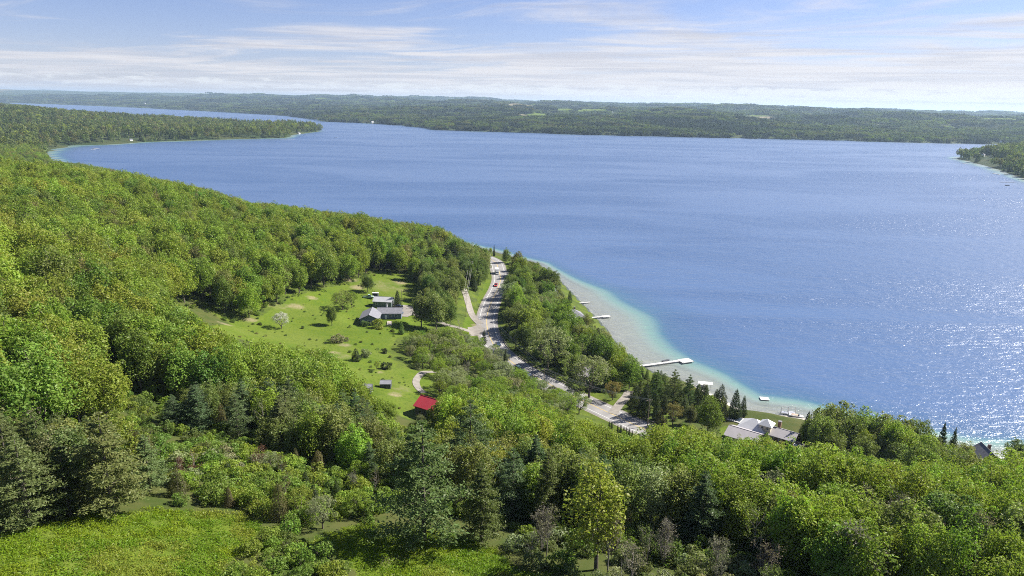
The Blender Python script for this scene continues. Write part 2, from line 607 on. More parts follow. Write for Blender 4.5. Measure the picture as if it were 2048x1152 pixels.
def ground_material():
    m = bpy.data.materials.new('ground_cover')
    m.use_nodes = True
    t = m.node_tree
    b = t.nodes['Principled BSDF']
    b.inputs['Roughness'].default_value = 0.95
    b.inputs['Specular IOR Level'].default_value = 0.1
    tc = nd(t, 'ShaderNodeTexCoord')
    at1 = nd(t, 'ShaderNodeAttribute', attribute_name='cover')
    sp = nd(t, 'ShaderNodeSeparateColor')
    t.links.new(at1.outputs['Color'], sp.inputs[0])

    def noise(scale, detail=5.0, rough=0.6):
        n = nd(t, 'ShaderNodeTexNoise', i_Scale=scale, i_Detail=detail, i_Roughness=rough)
        t.links.new(tc.outputs['Object'], n.inputs['Vector'])
        return n.outputs[0]

    fine, mid, big = noise(1.1, 7.0, 0.75), noise(0.16, 6.0, 0.65), noise(0.035, 5.0, 0.6)
    grass = mix(t, sstep(t, mid, 0.35, 0.66), (0.068, 0.110, 0.009), (0.094, 0.130, 0.012))
    grass = mix(t, sstep(t, big, 0.42, 0.66), grass, (0.104, 0.134, 0.020))
    grass = mix(t, sstep(t, fine, 0.46, 0.70), grass, (0.040, 0.074, 0.007))
    floor = mix(t, sstep(t, mid, 0.35, 0.65), (0.040, 0.060, 0.012), (0.068, 0.074, 0.022))
    far = mix(t, sstep(t, noise(0.012, 6.0), 0.4, 0.65), (0.026, 0.042, 0.015), (0.050, 0.058, 0.022))
    dirt = mix(t, sstep(t, fine, 0.35, 0.65), (0.19, 0.15, 0.09), (0.26, 0.215, 0.14))
    sand = mix(t, sstep(t, mid, 0.35, 0.65), (0.34, 0.315, 0.28), (0.42, 0.395, 0.355))
    ragged = mth(t, 'SUBTRACT', fine, 0.5)
    ragged = mth(t, 'ADD', ragged, mth(t, 'SUBTRACT', mid, 0.5))
    g = sstep(t, mth(t, 'ADD', sp.outputs[0], mth(t, 'MULTIPLY', ragged, 0.5)), 0.40, 0.60)
    d = mth(t, 'MULTIPLY', sstep(t, mth(t, 'ADD', sp.outputs[1], mth(t, 'MULTIPLY', ragged, 0.9)), 0.3, 1.05), 0.8)
    s = sstep(t, sp.outputs[2], 0.35, 0.65)
    c = mix(t, at1.outputs['Alpha'], floor, far)
    c = mix(t, g, c, grass)
    c = mix(t, d, c, dirt)
    c = mix(t, s, c, sand)
    t.links.new(c, b.inputs['Base Color'])
    bp = nd(t, 'ShaderNodeBump', i_Strength=0.6, i_Distance=0.25)
    t.links.new(fine, bp.inputs['Height'])
    t.links.new(bp.outputs[0], b.inputs['Normal'])
    return m


def build_ground():
    o = mesh_obj('ground', np.stack([X_, Y_, gh], -1), GF, ground_material(), True)
    o['kind'] = 'structure'
    n = len(X_)
    cover = np.zeros((n, 4), np.float32)
    near = (np.abs(X_) < 700) & (Y_ > 20) & (Y_ < 900)
    g = np.full(near.sum(), -1e9)
    for P in GRASS_POLYS:
        g = np.maximum(g, poly_sd(P, X_[near], Y_[near]))
    strip = poly_sd(STRIP, X_[near], Y_[near])
    cover[near, 0] = np.maximum(smooth(-3, 3, g), 0.50 * smooth(-6, 6, strip))
    dr = np.zeros(near.sum())
    for x, y, r in DIRT_SPOTS:
        dr = np.maximum(dr, (0.9 if r < 6 else .55) * (1 - smooth(r * 0.3, r * 1.4, np.hypot(X_[near] - x, Y_[near] - y))))
    cover[near, 1] = dr
    farm = np.hypot(X_, Y_) > 1500
    fm = np.zeros(n, bool)
    fm[farm] = far_field_mask(X_[farm], Y_[farm], gsd[farm])
    sel = vnoise(X_ / 700, Y_ / 500, 90)
    cover[fm & (sel > 0.45), 1] = 1.0
    cover[fm & (sel <= 0.45), 0] = 1.0
    dd_ = np.hypot(X_, Y_)
    cover[:, 2] = 1 - smooth(1.0, np.where(dd_ < 600, 4.5, 1.8), gsd)
    cover[:, 2] = np.where(X_ > 80, cover[:, 2], 1 - smooth(-3.0, -0.8, gsd))
    bare = vnoise(X_ / 60, Y_ / 60, 33)
    cover[:, 2] = np.where(gsd > 0, cover[:, 2] * np.where(dd_ < 400, 1, smooth(0.45, 0.65, bare)), cover[:, 2])
    cover[:, 2] *= 1 - smooth(450, 700, dd_)
    cover[:, 3] = smooth(700, 1400, np.hypot(X_, Y_))
    a = o.data.attributes.new('cover', 'FLOAT_COLOR', 'POINT')
    a.data.foreach_set('color', cover.ravel())
    return o


ground = build_ground()


# ------------------------------------------------------------------ lake
def water_material():
    m = bpy.data.materials.new('lake_water')
    m.use_nodes = True
    t = m.node_tree
    t.nodes.clear()
    tc = nd(t, 'ShaderNodeTexCoord')
    dp = nd(t, 'ShaderNodeAttribute', attribute_name='depth')
    depth = dp.outputs['Fac']

    def noise(sx, sy, scale, detail=4.0, rough=0.55, rot=0.25, dist=0.0):
        mp = nd(t, 'ShaderNodeMapping')
        mp.inputs['Scale'].default_value = (sx, sy, 1)
        mp.inputs['Rotation'].default_value = (0, 0, rot)
        t.links.new(tc.outputs['Object'], mp.inputs['Vector'])
        n = nd(t, 'ShaderNodeTexNoise', i_Scale=scale, i_Detail=detail, i_Roughness=rough, i_Distortion=dist)
        t.links.new(mp.outputs[0], n.inputs['Vector'])
        return n.outputs[0]

    wind = noise(0.35, 1.0, 0.006, 5.0, 0.6, 0.15, 0.8)
    gust = sstep(t, wind, 0.36, 0.66)
    w1 = noise(0.42, 1.0, 0.34, 4.0, 0.62, 0.2, 0.3)
    w2 = noise(0.5, 1.0, 0.09, 3.0, 0.55, -0.1, 0.2)
    w3 = noise(0.6, 1.0, 1.0, 3.0, 0.6, 0.35)
    hgt = mth(t, 'ADD', mth(t, 'MULTIPLY', w1, 1.9), mth(t, 'ADD', mth(t, 'MULTIPLY', w2, 2.6), mth(t, 'MULTIPLY', w3, 0.62)))
    bp = nd(t, 'ShaderNodeBump', i_Distance=1.0)
    t.links.new(mth(t, 'ADD', 0.34, mth(t, 'MULTIPLY', gust, 0.42)), bp.inputs['Strength'])
    t.links.new(hgt, bp.inputs['Height'])
    rmp = nd(t, 'ShaderNodeValToRGB')
    e = rmp.color_ramp.elements
    e[0].position, e[0].color = 0.0, (0.33, 0.34, 0.31, 1)
    e[1].position, e[1].color = 1.0, (0.066, 0.118, 0.232, 1)
    for p, c in ((0.08, (0.25, 0.305, 0.275, 1)), (0.20, (0.145, 0.245, 0.225, 1)), (0.42, (0.055, 0.130, 0.185, 1)), (0.7, (0.054, 0.108, 0.200, 1))):
        k = e.new(p)
        k.color = c
    t.links.new(mth(t, 'DIVIDE', depth, 16.0, clamp=True), rmp.inputs[0])
    body = mix(t, mth(t, 'MULTIPLY', gust, 0.75), rmp.outputs[0], (0.034, 0.076, 0.175))
    body = mix(t, sstep(t, depth, 6.0, 9.0), rmp.outputs[0], body)
    df = nd(t, 'ShaderNodeBsdfDiffuse')
    t.links.new(body, df.inputs['Color'])
    tr = nd(t, 'ShaderNodeBsdfTransparent')
    tr.inputs['Color'].default_value = (0.90, 0.95, 0.93, 1)
    clear = nd(t, 'ShaderNodeMixShader')
    see = mth(t, 'POWER', 2.718, mth(t, 'MULTIPLY', depth, -0.75))
    t.links.new(mth(t, 'MULTIPLY', see, 0.9), clear.inputs[0])
    t.links.new(df.outputs[0], clear.inputs[1])
    t.links.new(tr.outputs[0], clear.inputs[2])
    gl = nd(t, 'ShaderNodeBsdfGlossy')
    gl.inputs['Roughness'].default_value = 0.26
    t.links.new(bp.outputs[0], gl.inputs['Normal'])
    fr = nd(t, 'ShaderNodeFresnel', i_IOR=1.33)
    t.links.new(bp.outputs[0], fr.inputs['Normal'])
    top = nd(t, 'ShaderNodeMixShader')
    t.links.new(mth(t, 'MINIMUM', mth(t, 'MULTIPLY', fr.outputs[0], 0.9), 0.6), top.inputs[0])
    t.links.new(clear.outputs[0], top.inputs[1])
    t.links.new(gl.outputs[0], top.inputs[2])
    o = nd(t, 'ShaderNodeOutputMaterial')
    t.links.new(top.outputs[0], o.inputs['Surface'])
    return m


def build_water():
    fsd = gsd[GF]
    keep = fsd.min(1) < 3
    F = GF[keep]
    used = np.unique(F)
    remap = np.full(len(X_), -1)
    remap[used] = np.arange(len(used))
    v = np.stack([X_[used], Y_[used], np.zeros(len(used))], -1)
    o = mesh_obj('lake', v, remap[F], water_material(), True)
    o['kind'] = 'structure'
    a = o.data.attributes.new('depth', 'FLOAT', 'POINT')
    a.data.foreach_set('value', np.maximum(-gh[used], 0).astype(np.float32))


build_water()


def build_haze():
    x0, x1, y0, y1 = GX[0] - 200, GX[-1] + 200, GY[0] - 200, GY[-1] + 200
    z0 = float(gh.min()) - 1.5
    z1 = max(135.0, float(gh.max()) + 45)
    v = [(x, y, z) for z in (z0, z1) for y in (y0, y1) for x in (x0, x1)]
    f = [(0, 2, 3, 1), (4, 5, 7, 6), (0, 1, 5, 4), (2, 6, 7, 3), (0, 4, 6, 2), (1, 3, 7, 5)]
    m = bpy.data.materials.new('haze_air')
    m.use_nodes = True
    t = m.node_tree
    t.nodes.clear()
    pv = nd(t, 'ShaderNodeVolumePrincipled')
    pv.inputs['Color'].default_value = (0.56, 0.77, 1.0, 1)
    pv.inputs['Density'].default_value = 4.4e-5
    pv.inputs['Anisotropy'].default_value = 0.2
    o = nd(t, 'ShaderNodeOutputMaterial')
    t.links.new(pv.outputs[0], o.inputs['Volume'])
    h = mesh_obj('haze', v, f, m)
    tag(h, 'pale blue summer haze over the lake and hills', 'haze', kind='stuff')


build_haze()
# ------------------------------------------------------------------ tree prototypes (arrays: verts, faces, material index)
def tube(path, radii, sides=5):
    """tapered tube along a path -> verts, quads"""
    path = np.asarray(path, float)
    V, F = [], []
    for i, (p, r) in enumerate(zip(path, radii)):
        a = path[min(i + 1, len(path) - 1)] - path[max(i - 1, 0)]
        a = a / (np.linalg.norm(a) + 1e-9)
        ref = np.array([0, 0, 1.0]) if abs(a[2]) < 0.9 else np.array([1.0, 0, 0])
        u = np.cross(a, ref)
        u /= np.linalg.norm(u) + 1e-9
        w = np.cross(a, u)
        for k in range(sides):
            an = 2 * math.pi * k / sides
            V.append(p + r * (math.cos(an) * u + math.sin(an) * w))
    for i in range(len(path) - 1):
        for k in range(sides):
            k2 = (k + 1) % sides
            F.append((i * sides + k, i * sides + k2, (i + 1) * sides + k2, (i + 1) * sides + k))
    return np.array(V), np.array(F)


def merge(parts):
    V, F, n = [], [], 0
    for v, f in parts:
        if len(v) == 0:
            continue
        V.append(v)
        F.append(np.asarray(f) + n)
        n += len(v)
    return np.vstack(V), np.vstack(F)


def unit(v):
    return v / (np.linalg.norm(v, axis=-1, keepdims=True) + 1e-9)


def leaves(pos, nrm, size, rng, aspect=0.62):
    """one bent-free rhombic leaf spray per position"""
    n = len(pos)
    r = unit(rng.normal(size=(n, 3)))
    u = unit(np.cross(nrm, r))
    w = np.cross(nrm, u)
    s = size * rng.uniform(0.65, 1.35, (n, 1))
    V = np.stack([pos + u * s, pos + w * s * aspect, pos - u * s, pos - w * s * aspect], 1).reshape(-1, 3)
    F = np.arange(4 * n).reshape(n, 4)
    return V, F


def clump(c, rad, n, size, rng, flat=0.8, up=0.25):
    d = unit(rng.normal(size=(n, 3)) + np.array([0, 0, up]))
    rr = rad * rng.uniform(0.55, 1.05, (n, 1)) ** 0.6
    p = c + d * rr * np.array([1, 1, flat])
    nr = unit(d * 0.7 + rng.normal(size=(n, 3)) * 0.55 + np.array([0, 0, 0.25]))
    return leaves(p, nr, size, rng)


def limb(a, b, r0, r1, rng, bend=0.12, n=4, sides=4):
    a, b = np.asarray(a, float), np.asarray(b, float)
    t = np.linspace(0, 1, n)[:, None]
    L = np.linalg.norm(b - a)
    p = a + (b - a) * t + np.sin(t * math.pi) * rng.normal(size=3) * L * bend * 0.5
    p[:, 2] -= (np.sin(t * math.pi) * L * 0.06)[:, 0]
    return tube(p, np.linspace(r0, r1, n), sides)


def p_broadleaf(seed, H=18.0, rx=0.27, rz=0.40, base=0.20, nclump=52, per=84, leaf=0.265, crad=0.083, spread=0.9, lean=0.0, flat=1.25, inner=10):
    rng = np.random.default_rng(seed)
    cz = H * (base + rz)
    wood = [tube([(0, 0, -0.6), (0, 0, 0.3), (rng.normal() * .15, rng.normal() * .15, H * 0.3), (rng.normal() * .3, rng.normal() * .3, H * 0.62), (0, 0, H * 0.86)],
                 [0.022 * H, 0.017 * H, 0.013 * H, 0.008 * H, 0.002 * H], 7)]
    cr = []
    k = 0
    golden = math.pi * (3 - math.sqrt(5))
    lop = rng.uniform(0.78, 1.2, 8)
    for i in range(nclump):
        zz = 1 - 1.72 * (i + 0.5) / nclump      # top to rather low
        an = golden * i + rng.normal() * 0.3
        rr = math.sqrt(max(0, 1 - zz * zz))
        q = spread * (rng.uniform(0.62, 1.12) if rng.uniform() > .16 else rng.uniform(1.12, 1.34)) * lop[int(an % (2 * math.pi) / (2 * math.pi) * 8) % 8]
        if zz < -0.3:
            rr *= 0.92
        c = np.array([math.cos(an) * rr * rx * H * q, math.sin(an) * rr * rx * H * q, cz + zz * rz * H * q])
        rad = crad * H * rng.uniform(0.72, 1.2)
        cr.append(clump(c, rad, int(per * rng.uniform(0.7, 1.25)), leaf, rng, flat))
        if i % 4 == 0:
            z0 = max(H * 0.16, c[2] - rng.uniform(0.12, 0.3) * H)
            wood.append(limb((0, 0, min(z0, H * 0.7)), c, 0.0055 * H, 0.0015 * H, rng))
    for i in range(inner):
        c = np.array([rng.normal() * rx * H * .3, rng.normal() * rx * H * .3, cz + rng.uniform(-.5, .5) * rz * H])
        cr.append(clump(c, crad * H * 1.1, int(per * .5), leaf * 1.2, rng))
    return merge(wood), merge(cr), H


def p_airy(seed, H=13.0, rx=0.46, rz=0.36, base=0.24, nclump=58, per=75, leaf=0.18):
    """willow or old apple: broad, open, limbs in sight"""
    rng = np.random.default_rng(seed)
    cz = H * (base + rz)
    f = [np.array([rng.normal() * .06 * H, rng.normal() * .06 * H, H * rng.uniform(0.2, 0.3)]) for _ in range(3)]
    wood = [tube([(0, 0, -0.5), (0, 0, 0.4), (0, 0, H * 0.2)], [0.034 * H, 0.026 * H, 0.02 * H], 7)]
    forks = []
    for i in range(7):
        an = i * 2.4 + rng.normal() * .3
        q = np.array([math.cos(an) * rx * H * .45, math.sin(an) * rx * H * .45, H * rng.uniform(.42, .62)])
        forks.append(q)
        wood.append(limb((0, 0, H * 0.17), q, 0.015 * H, 0.007 * H, rng, 0.2, 5, 5))
    cr = []
    for i in range(nclump):
        d = unit(rng.normal(size=3) + np.array([0, 0, .35]))
        c = np.array([0, 0, cz]) + d * np.array([rx, rx, rz]) * H * rng.uniform(0.6, 0.98)
        c[2] = max(c[2], H * .2)
        cr.append(clump(c, H * rng.uniform(.055, .11), int(per * rng.uniform(.6, 1.4)), leaf, rng, 0.9))
        k = forks[int(np.argmin([np.linalg.norm(c - q) for q in forks]))]
        wood.append(limb(k, c, 0.005 * H, 0.0012 * H, rng, 0.15, 3, 3))
    return merge(wood), merge(cr), H


def p_pine(seed, H=18.0, L=0.25, whorl=15, leaf=0.22, low=0.10, up=0.16, per=85, taper=0.75):
    """white pine: tiers of level boughs with plumes"""
    rng = np.random.default_rng(seed)
    wood = [tube([(0, 0, -0.6), (0, 0, H * 0.3), (0, 0, H * 0.7), (0, 0, H)], [0.018 * H, 0.013 * H, 0.007 * H, 0.001 * H], 7)]
    cr = []
    for i in range(whorl):
        t = i / (whorl - 1)
        z = H * (low + (0.97 - low) * t)
        nb = 6 if t < 0.8 else 4
        env = (1 - t) ** taper * 0.92 + 0.05
        if t < 0.15:
            env *= 0.75 + t * 1.6
        a0 = rng.uniform(0, 6.28)
        for k in range(nb):
            ln = L * H * env * rng.uniform(0.55, 1.18)
            an = a0 + 2 * math.pi * k / nb + rng.normal() * .25
            zt = z + ln * (up + rng.normal() * .08)
            tip = np.array([math.cos(an) * ln, math.sin(an) * ln, zt])
            wood.append(limb((0, 0, z), tip, 0.0035 * H, 0.001 * H, rng, 0.1, 3, 3))
            n = max(10, int(per * (0.35 + ln / (L * H))))
            s = rng.uniform(0.28, 1.06, n) ** 0.8
            p = np.array([0, 0, z]) + (tip - np.array([0, 0, z])) * s[:, None]
            side = rng.normal(size=(n, 3)) * np.array([1, 1, .30]) * (0.11 * ln + 0.10)
            p = p + side
            p[:, 2] += 0.12
            nr = unit(rng.normal(size=(n, 3)) * .55 + np.array([0, 0, .9]))
            cr.append(leaves(p, nr, leaf, rng, 0.42))
    return merge(wood), merge(cr), H


def p_spire(seed, H=9.0, r=0.24, n=3400, leaf=0.16, power=0.75, low=0.03, tiers=0, rough=0.16):
    """cedar, juniper or arborvitae: a dense cone of upright sprays; with tiers a spruce"""
    rng = np.random.default_rng(seed)
    wood = [tube([(0, 0, -0.4), (0, 0, H * 0.5), (0, 0, H * 0.95)], [0.016 * H, 0.01 * H, 0.002 * H], 6)]
    t = 1 - np.sqrt(rng.uniform(0, 1, n) * 0.995)
    an = rng.uniform(0, 2 * math.pi, n)
    lob = 1 + rough * np.sin(an * 3 + rng.uniform(0, 6)) * np.sin(t * 9) + rng.normal(size=n) * 0.06
    if tiers:
        lob = lob * (0.62 + 0.5 * ((t * tiers) % 1.0 < 0.55) * rng.uniform(.6, 1.1, n) + 0.1 * np.cos(an * 5 + np.floor(t * tiers) * 2))
    prof = np.minimum((1 - t) ** power, 0.55 + 3.5 * t)
    rr = r * H * prof * lob * rng.uniform(0.72, 1.03, n) + 0.03
    p = np.stack([np.cos(an) * rr, np.sin(an) * rr, H * (low + (1 - low) * t)], -1)
    if tiers:
        p[:, 2] -= rr * 0.25
        p[:, 2] = np.maximum(p[:, 2], 0.1)
    out = np.stack([np.cos(an), np.sin(an), np.full(n, .45)], -1)
    nr = unit(out + rng.normal(size=(n, 3)) * .5)
    return merge(wood), leaves(p, nr, leaf, rng, 0.5), H


def p_bare(seed, H=12.0, leafn=260, spread=0.24, twigs=170, stems=1):
    """leafless or barely budding tree: stems, limbs and a fan of twigs"""
    rng = np.random.default_rng(seed)
    wood, cr, tw = [], [], []
    for s in range(stems):
        off = rng.normal(size=2) * .03 * H if stems > 1 else np.zeros(2)
        top = np.array([off[0] * 3 + rng.normal() * .03 * H, off[1] * 3 + rng.normal() * .03 * H, H * rng.uniform(.85, 1)])
        base = np.array([off[0] * .4, off[1] * .4, -.4])
        wood.append(limb(base, top, 0.013 * H / stems ** .4, 0.002 * H, rng, 0.06, 6, 5))
        for i in range(int(16 / stems ** .3)):
            t = rng.uniform(.22, .9)
            a = base + (top - base) * t
            an = rng.uniform(0, 6.28)
            ln = H * spread * (1.15 - t * .8) * rng.uniform(.6, 1.2)
            b = a + np.array([math.cos(an) * ln, math.sin(an) * ln, ln * rng.uniform(.7, 1.5)])
            wood.append(limb(a, b, 0.0042 * H, 0.0012 * H, rng, 0.15, 4, 4))
            for j in range(int(twigs / 16)):
                u = rng.uniform(.25, 1)
                c = a + (b - a) * u
                d = unit(rng.normal(size=3) + np.array([0, 0, .8])) * H * rng.uniform(.05, .13)
                tw.append(limb(c, c + d, 0.0016 * H, 0.0006 * H, rng, 0.2, 2, 3))
                if leafn:
                    q = c + d * rng.uniform(.4, 1.0, (max(1, leafn // twigs), 1)) + rng.normal(size=(max(1, leafn // twigs), 3)) * .12
                    cr.append(leaves(q, unit(rng.normal(size=q.shape)), 0.10 + .004 * H, rng))
    crown = merge(tw + cr) if cr else merge(tw)
    return merge(wood), crown, H


def p_shrub(seed, H=3.0, r=0.62, nclump=22, per=70, leaf=0.13):
    rng = np.random.default_rng(seed)
    wood, cr = [], []
    for i in range(5):
        an = i * 1.26 + rng.normal() * .3
        wood.append(limb((rng.normal() * .1, rng.normal() * .1, -.2), (math.cos(an) * r * H * .5, math.sin(an) * r * H * .5, H * .7), .02 * H, .006 * H, rng, .1, 3, 3))
    for i in range(nclump):
        d = unit(rng.normal(size=3) + np.array([0, 0, .45]))
        c = np.array([d[0] * r * H, d[1] * r * H, H * (.32 + .5 * max(d[2], -.4))]) * np.array([rng.uniform(.55, .95), rng.uniform(.55, .95), rng.uniform(.75, 1.0)])
        cr.append(clump(c, H * rng.uniform(.15, .25), int(per * rng.uniform(.7, 1.3)), leaf, rng, .85))
    return merge(wood), merge(cr), H


PROTO = {
    'broadleaf_tree': [p_broadleaf(101 + i, rx=[.27, .24, .30, .26, .33, .22][i], rz=[.40, .41, .37, .39, .36, .42][i], base=[.14, .10, .16, .2, .12, .09][i],
                                   nclump=[96, 88, 104, 84, 110, 80][i]) for i in range(6)],
    'open_tree': [p_airy(201 + i, rx=[.46, .40, .52][i]) for i in range(3)],
    'poplar_tree': [p_broadleaf(301 + i, rx=[.2, .17, .19][i], rz=.43, base=.12, nclump=70, per=52, leaf=.24, crad=.07, spread=.9, inner=4) for i in range(3)],
    'pine_tree': [p_pine(401, L=.30, whorl=15, per=170, taper=.8), p_pine(402, L=.33, whorl=13, up=.08, per=175, taper=.72), p_pine(403, L=.26, whorl=16, per=165, taper=.85), p_pine(404, L=.35, whorl=12, taper=.7, per=180)],
    'cedar_tree': [p_spire(501), p_spire(502, r=.2, power=.6, rough=.3), p_spire(503, r=.3, power=.7, rough=.25, n=3900)],
    'spruce_tree': [p_spire(601, H=14, r=.21, n=5200, leaf=.2, power=.95, tiers=15), p_spire(602, H=14, r=.24, n=5200, leaf=.2, power=1.0, tiers=12)],
    'bare_tree': [p_bare(701), p_bare(702, stems=3, leafn=400), p_bare(703, leafn=900, spread=.3), p_bare(704, stems=5, leafn=340, spread=.2)],
    'shrub': [p_shrub(801), p_shrub(802, r=.8, nclump=28), p_shrub(803, r=.5, nclump=18), p_shrub(804, r=.7, per=34)],
}
TONE = {  # leaf colour; real leaf reflectances
    'lime': (0.190, 0.252, 0.036), 'yellow green': (0.218, 0.252, 0.040), 'bright green': (0.140, 0.208, 0.036), 'mid green': (0.105, 0.148, 0.034),
    'olive': (0.172, 0.202, 0.056), 'bronze': (0.190, 0.182, 0.064), 'grey green': (0.222, 0.245, 0.120), 'dusty green': (0.150, 0.182, 0.066),
    'pine green': (0.102, 0.134, 0.042), 'dark green': (0.042, 0.056, 0.021), 'brownish green': (0.118, 0.112, 0.044), 'blue green': (0.098, 0.144, 0.062),
    'grey': (0.190, 0.180, 0.130), 'white blossomed': (0.45, 0.45, 0.42), 'red': (0.16, 0.075, 0.05), 'rusty': (0.190, 0.160, 0.050),
}
_MESH = {}


def arr_mesh(name, V, F, material):
    me = bpy.data.meshes.new(name)
    V = np.asarray(V, np.float32)
    F = np.asarray(F, np.int32)
    me.vertices.add(len(V))
    me.vertices.foreach_set('co', V.ravel())
    me.loops.add(F.size)
    me.loops.foreach_set('vertex_index', F.ravel())
    me.polygons.add(len(F))
    me.polygons.foreach_set('loop_start', np.arange(0, F.size, 4, dtype=np.int32))
    me.update(calc_edges=True)
    me.materials.append(material)
    return me


def proto_meshes(kind, i):
    key = (kind, i)
    if key not in _MESH:
        (wv, wf), (cv, cf), H = PROTO[kind][i]
        wm = TWIG if kind == 'bare_tree' else BARK
        _MESH[key] = (arr_mesh(kind + '_trunk', wv, wf, wm), arr_mesh(kind + '_crown', cv, cf, LEAF), H)
    return _MESH[key]


def tone_col(t, rng):
    c = np.array(TONE[t])
    k = rng.uniform(0.86, 1.14)
    j = rng.normal(size=3) * np.array([.06, .04, .06])
    return tuple(np.clip(c * k * (1 + j), 0.004, 0.9))


TREES = []   # every tree and shrub of the near land, as a record


def add_tree(kind, x, y, h, tone, label=None, var=None, width=1.0, z=None, rot=None):
    TREES.append(dict(kind=kind, x=x, y=y, z=z, h=h, tone=tone, label=label, var=int(RNG.integers(len(PROTO[kind]))) if var is None else var,
                      w=width, rot=RNG.uniform(0, 6.283) if rot is None else rot, fixed=label is not None))


# far woods: cheap trees in groves
def p_far(seed, conifer=False):
    rng = np.random.default_rng(seed)
    if conifer:
        n = 110
        t = 1 - np.sqrt(rng.uniform(0, 1, n))
        an = rng.uniform(0, 6.28, n)
        rr = 3.1 * (1 - t) ** .8 * rng.uniform(.7, 1.05, n)
        p = np.stack([np.cos(an) * rr, np.sin(an) * rr, 1 + 17 * t], -1)
        nr = unit(np.stack([np.cos(an), np.sin(an), np.full(n, .6)], -1) + rng.normal(size=(n, 3)) * .4)
        return leaves(p, nr, 0.95, rng, .6)
    cr = []
    for i in range(14):
        zz = 1 - 1.5 * (i + .5) / 14
        an = 2.4 * i + rng.normal() * .3
        rr = math.sqrt(max(0, 1 - zz * zz))
        q = rng.uniform(.7, 1.05)
        c = np.array([math.cos(an) * rr * 4.2 * q, math.sin(an) * rr * 4.2 * q, 10 + zz * 6.0 * q])
        cr.append(clump(c, 2.0 * rng.uniform(.7, 1.2), 16, 0.85, rng))
    return merge(cr)
# ------------------------------------------------------------------ where the trees stand
def env(pts):
    xs, ys = zip(*pts)
    return lambda px: np.interp(px, xs, ys)


E_SKY = env([(-200, 240), (40, 262), (85, 300), (100, 322), (200, 333), (300, 350), (400, 373), (430, 382), (500, 406), (560, 409), (650, 424), (720, 428), (770, 440), (830, 446),
             (880, 452), (905, 468), (930, 484), (960, 494), (1010, 500), (1060, 517), (1110, 535), (1125, 560), (1140, 640), (1180, 620), (1230, 660), (1300, 735)])
E_BAND = env([(200, 560), (250, 565), (330, 592), (390, 632), (430, 662), (480, 682), (560, 688), (620, 696), (660, 700), (690, 738), (720, 765), (745, 790), (775, 795), (800, 850), (830, 880)])
E_SLOPE = env([(780, 880), (850, 866), (868, 850), (880, 800), (895, 782), (960, 772), (1040, 782), (1100, 812), (1140, 838), (1200, 850), (1240, 868), (1285, 872), (1320, 858), (1350, 848),
               (1420, 868), (1470, 878), (1520, 868), (1560, 885), (1600, 897), (1640, 893), (1750, 916), (1850, 925), (1950, 935), (2048, 928), (2300, 940)])
E_THICK = env([(300, 880), (400, 880), (600, 870), (800, 880), (900, 900)])

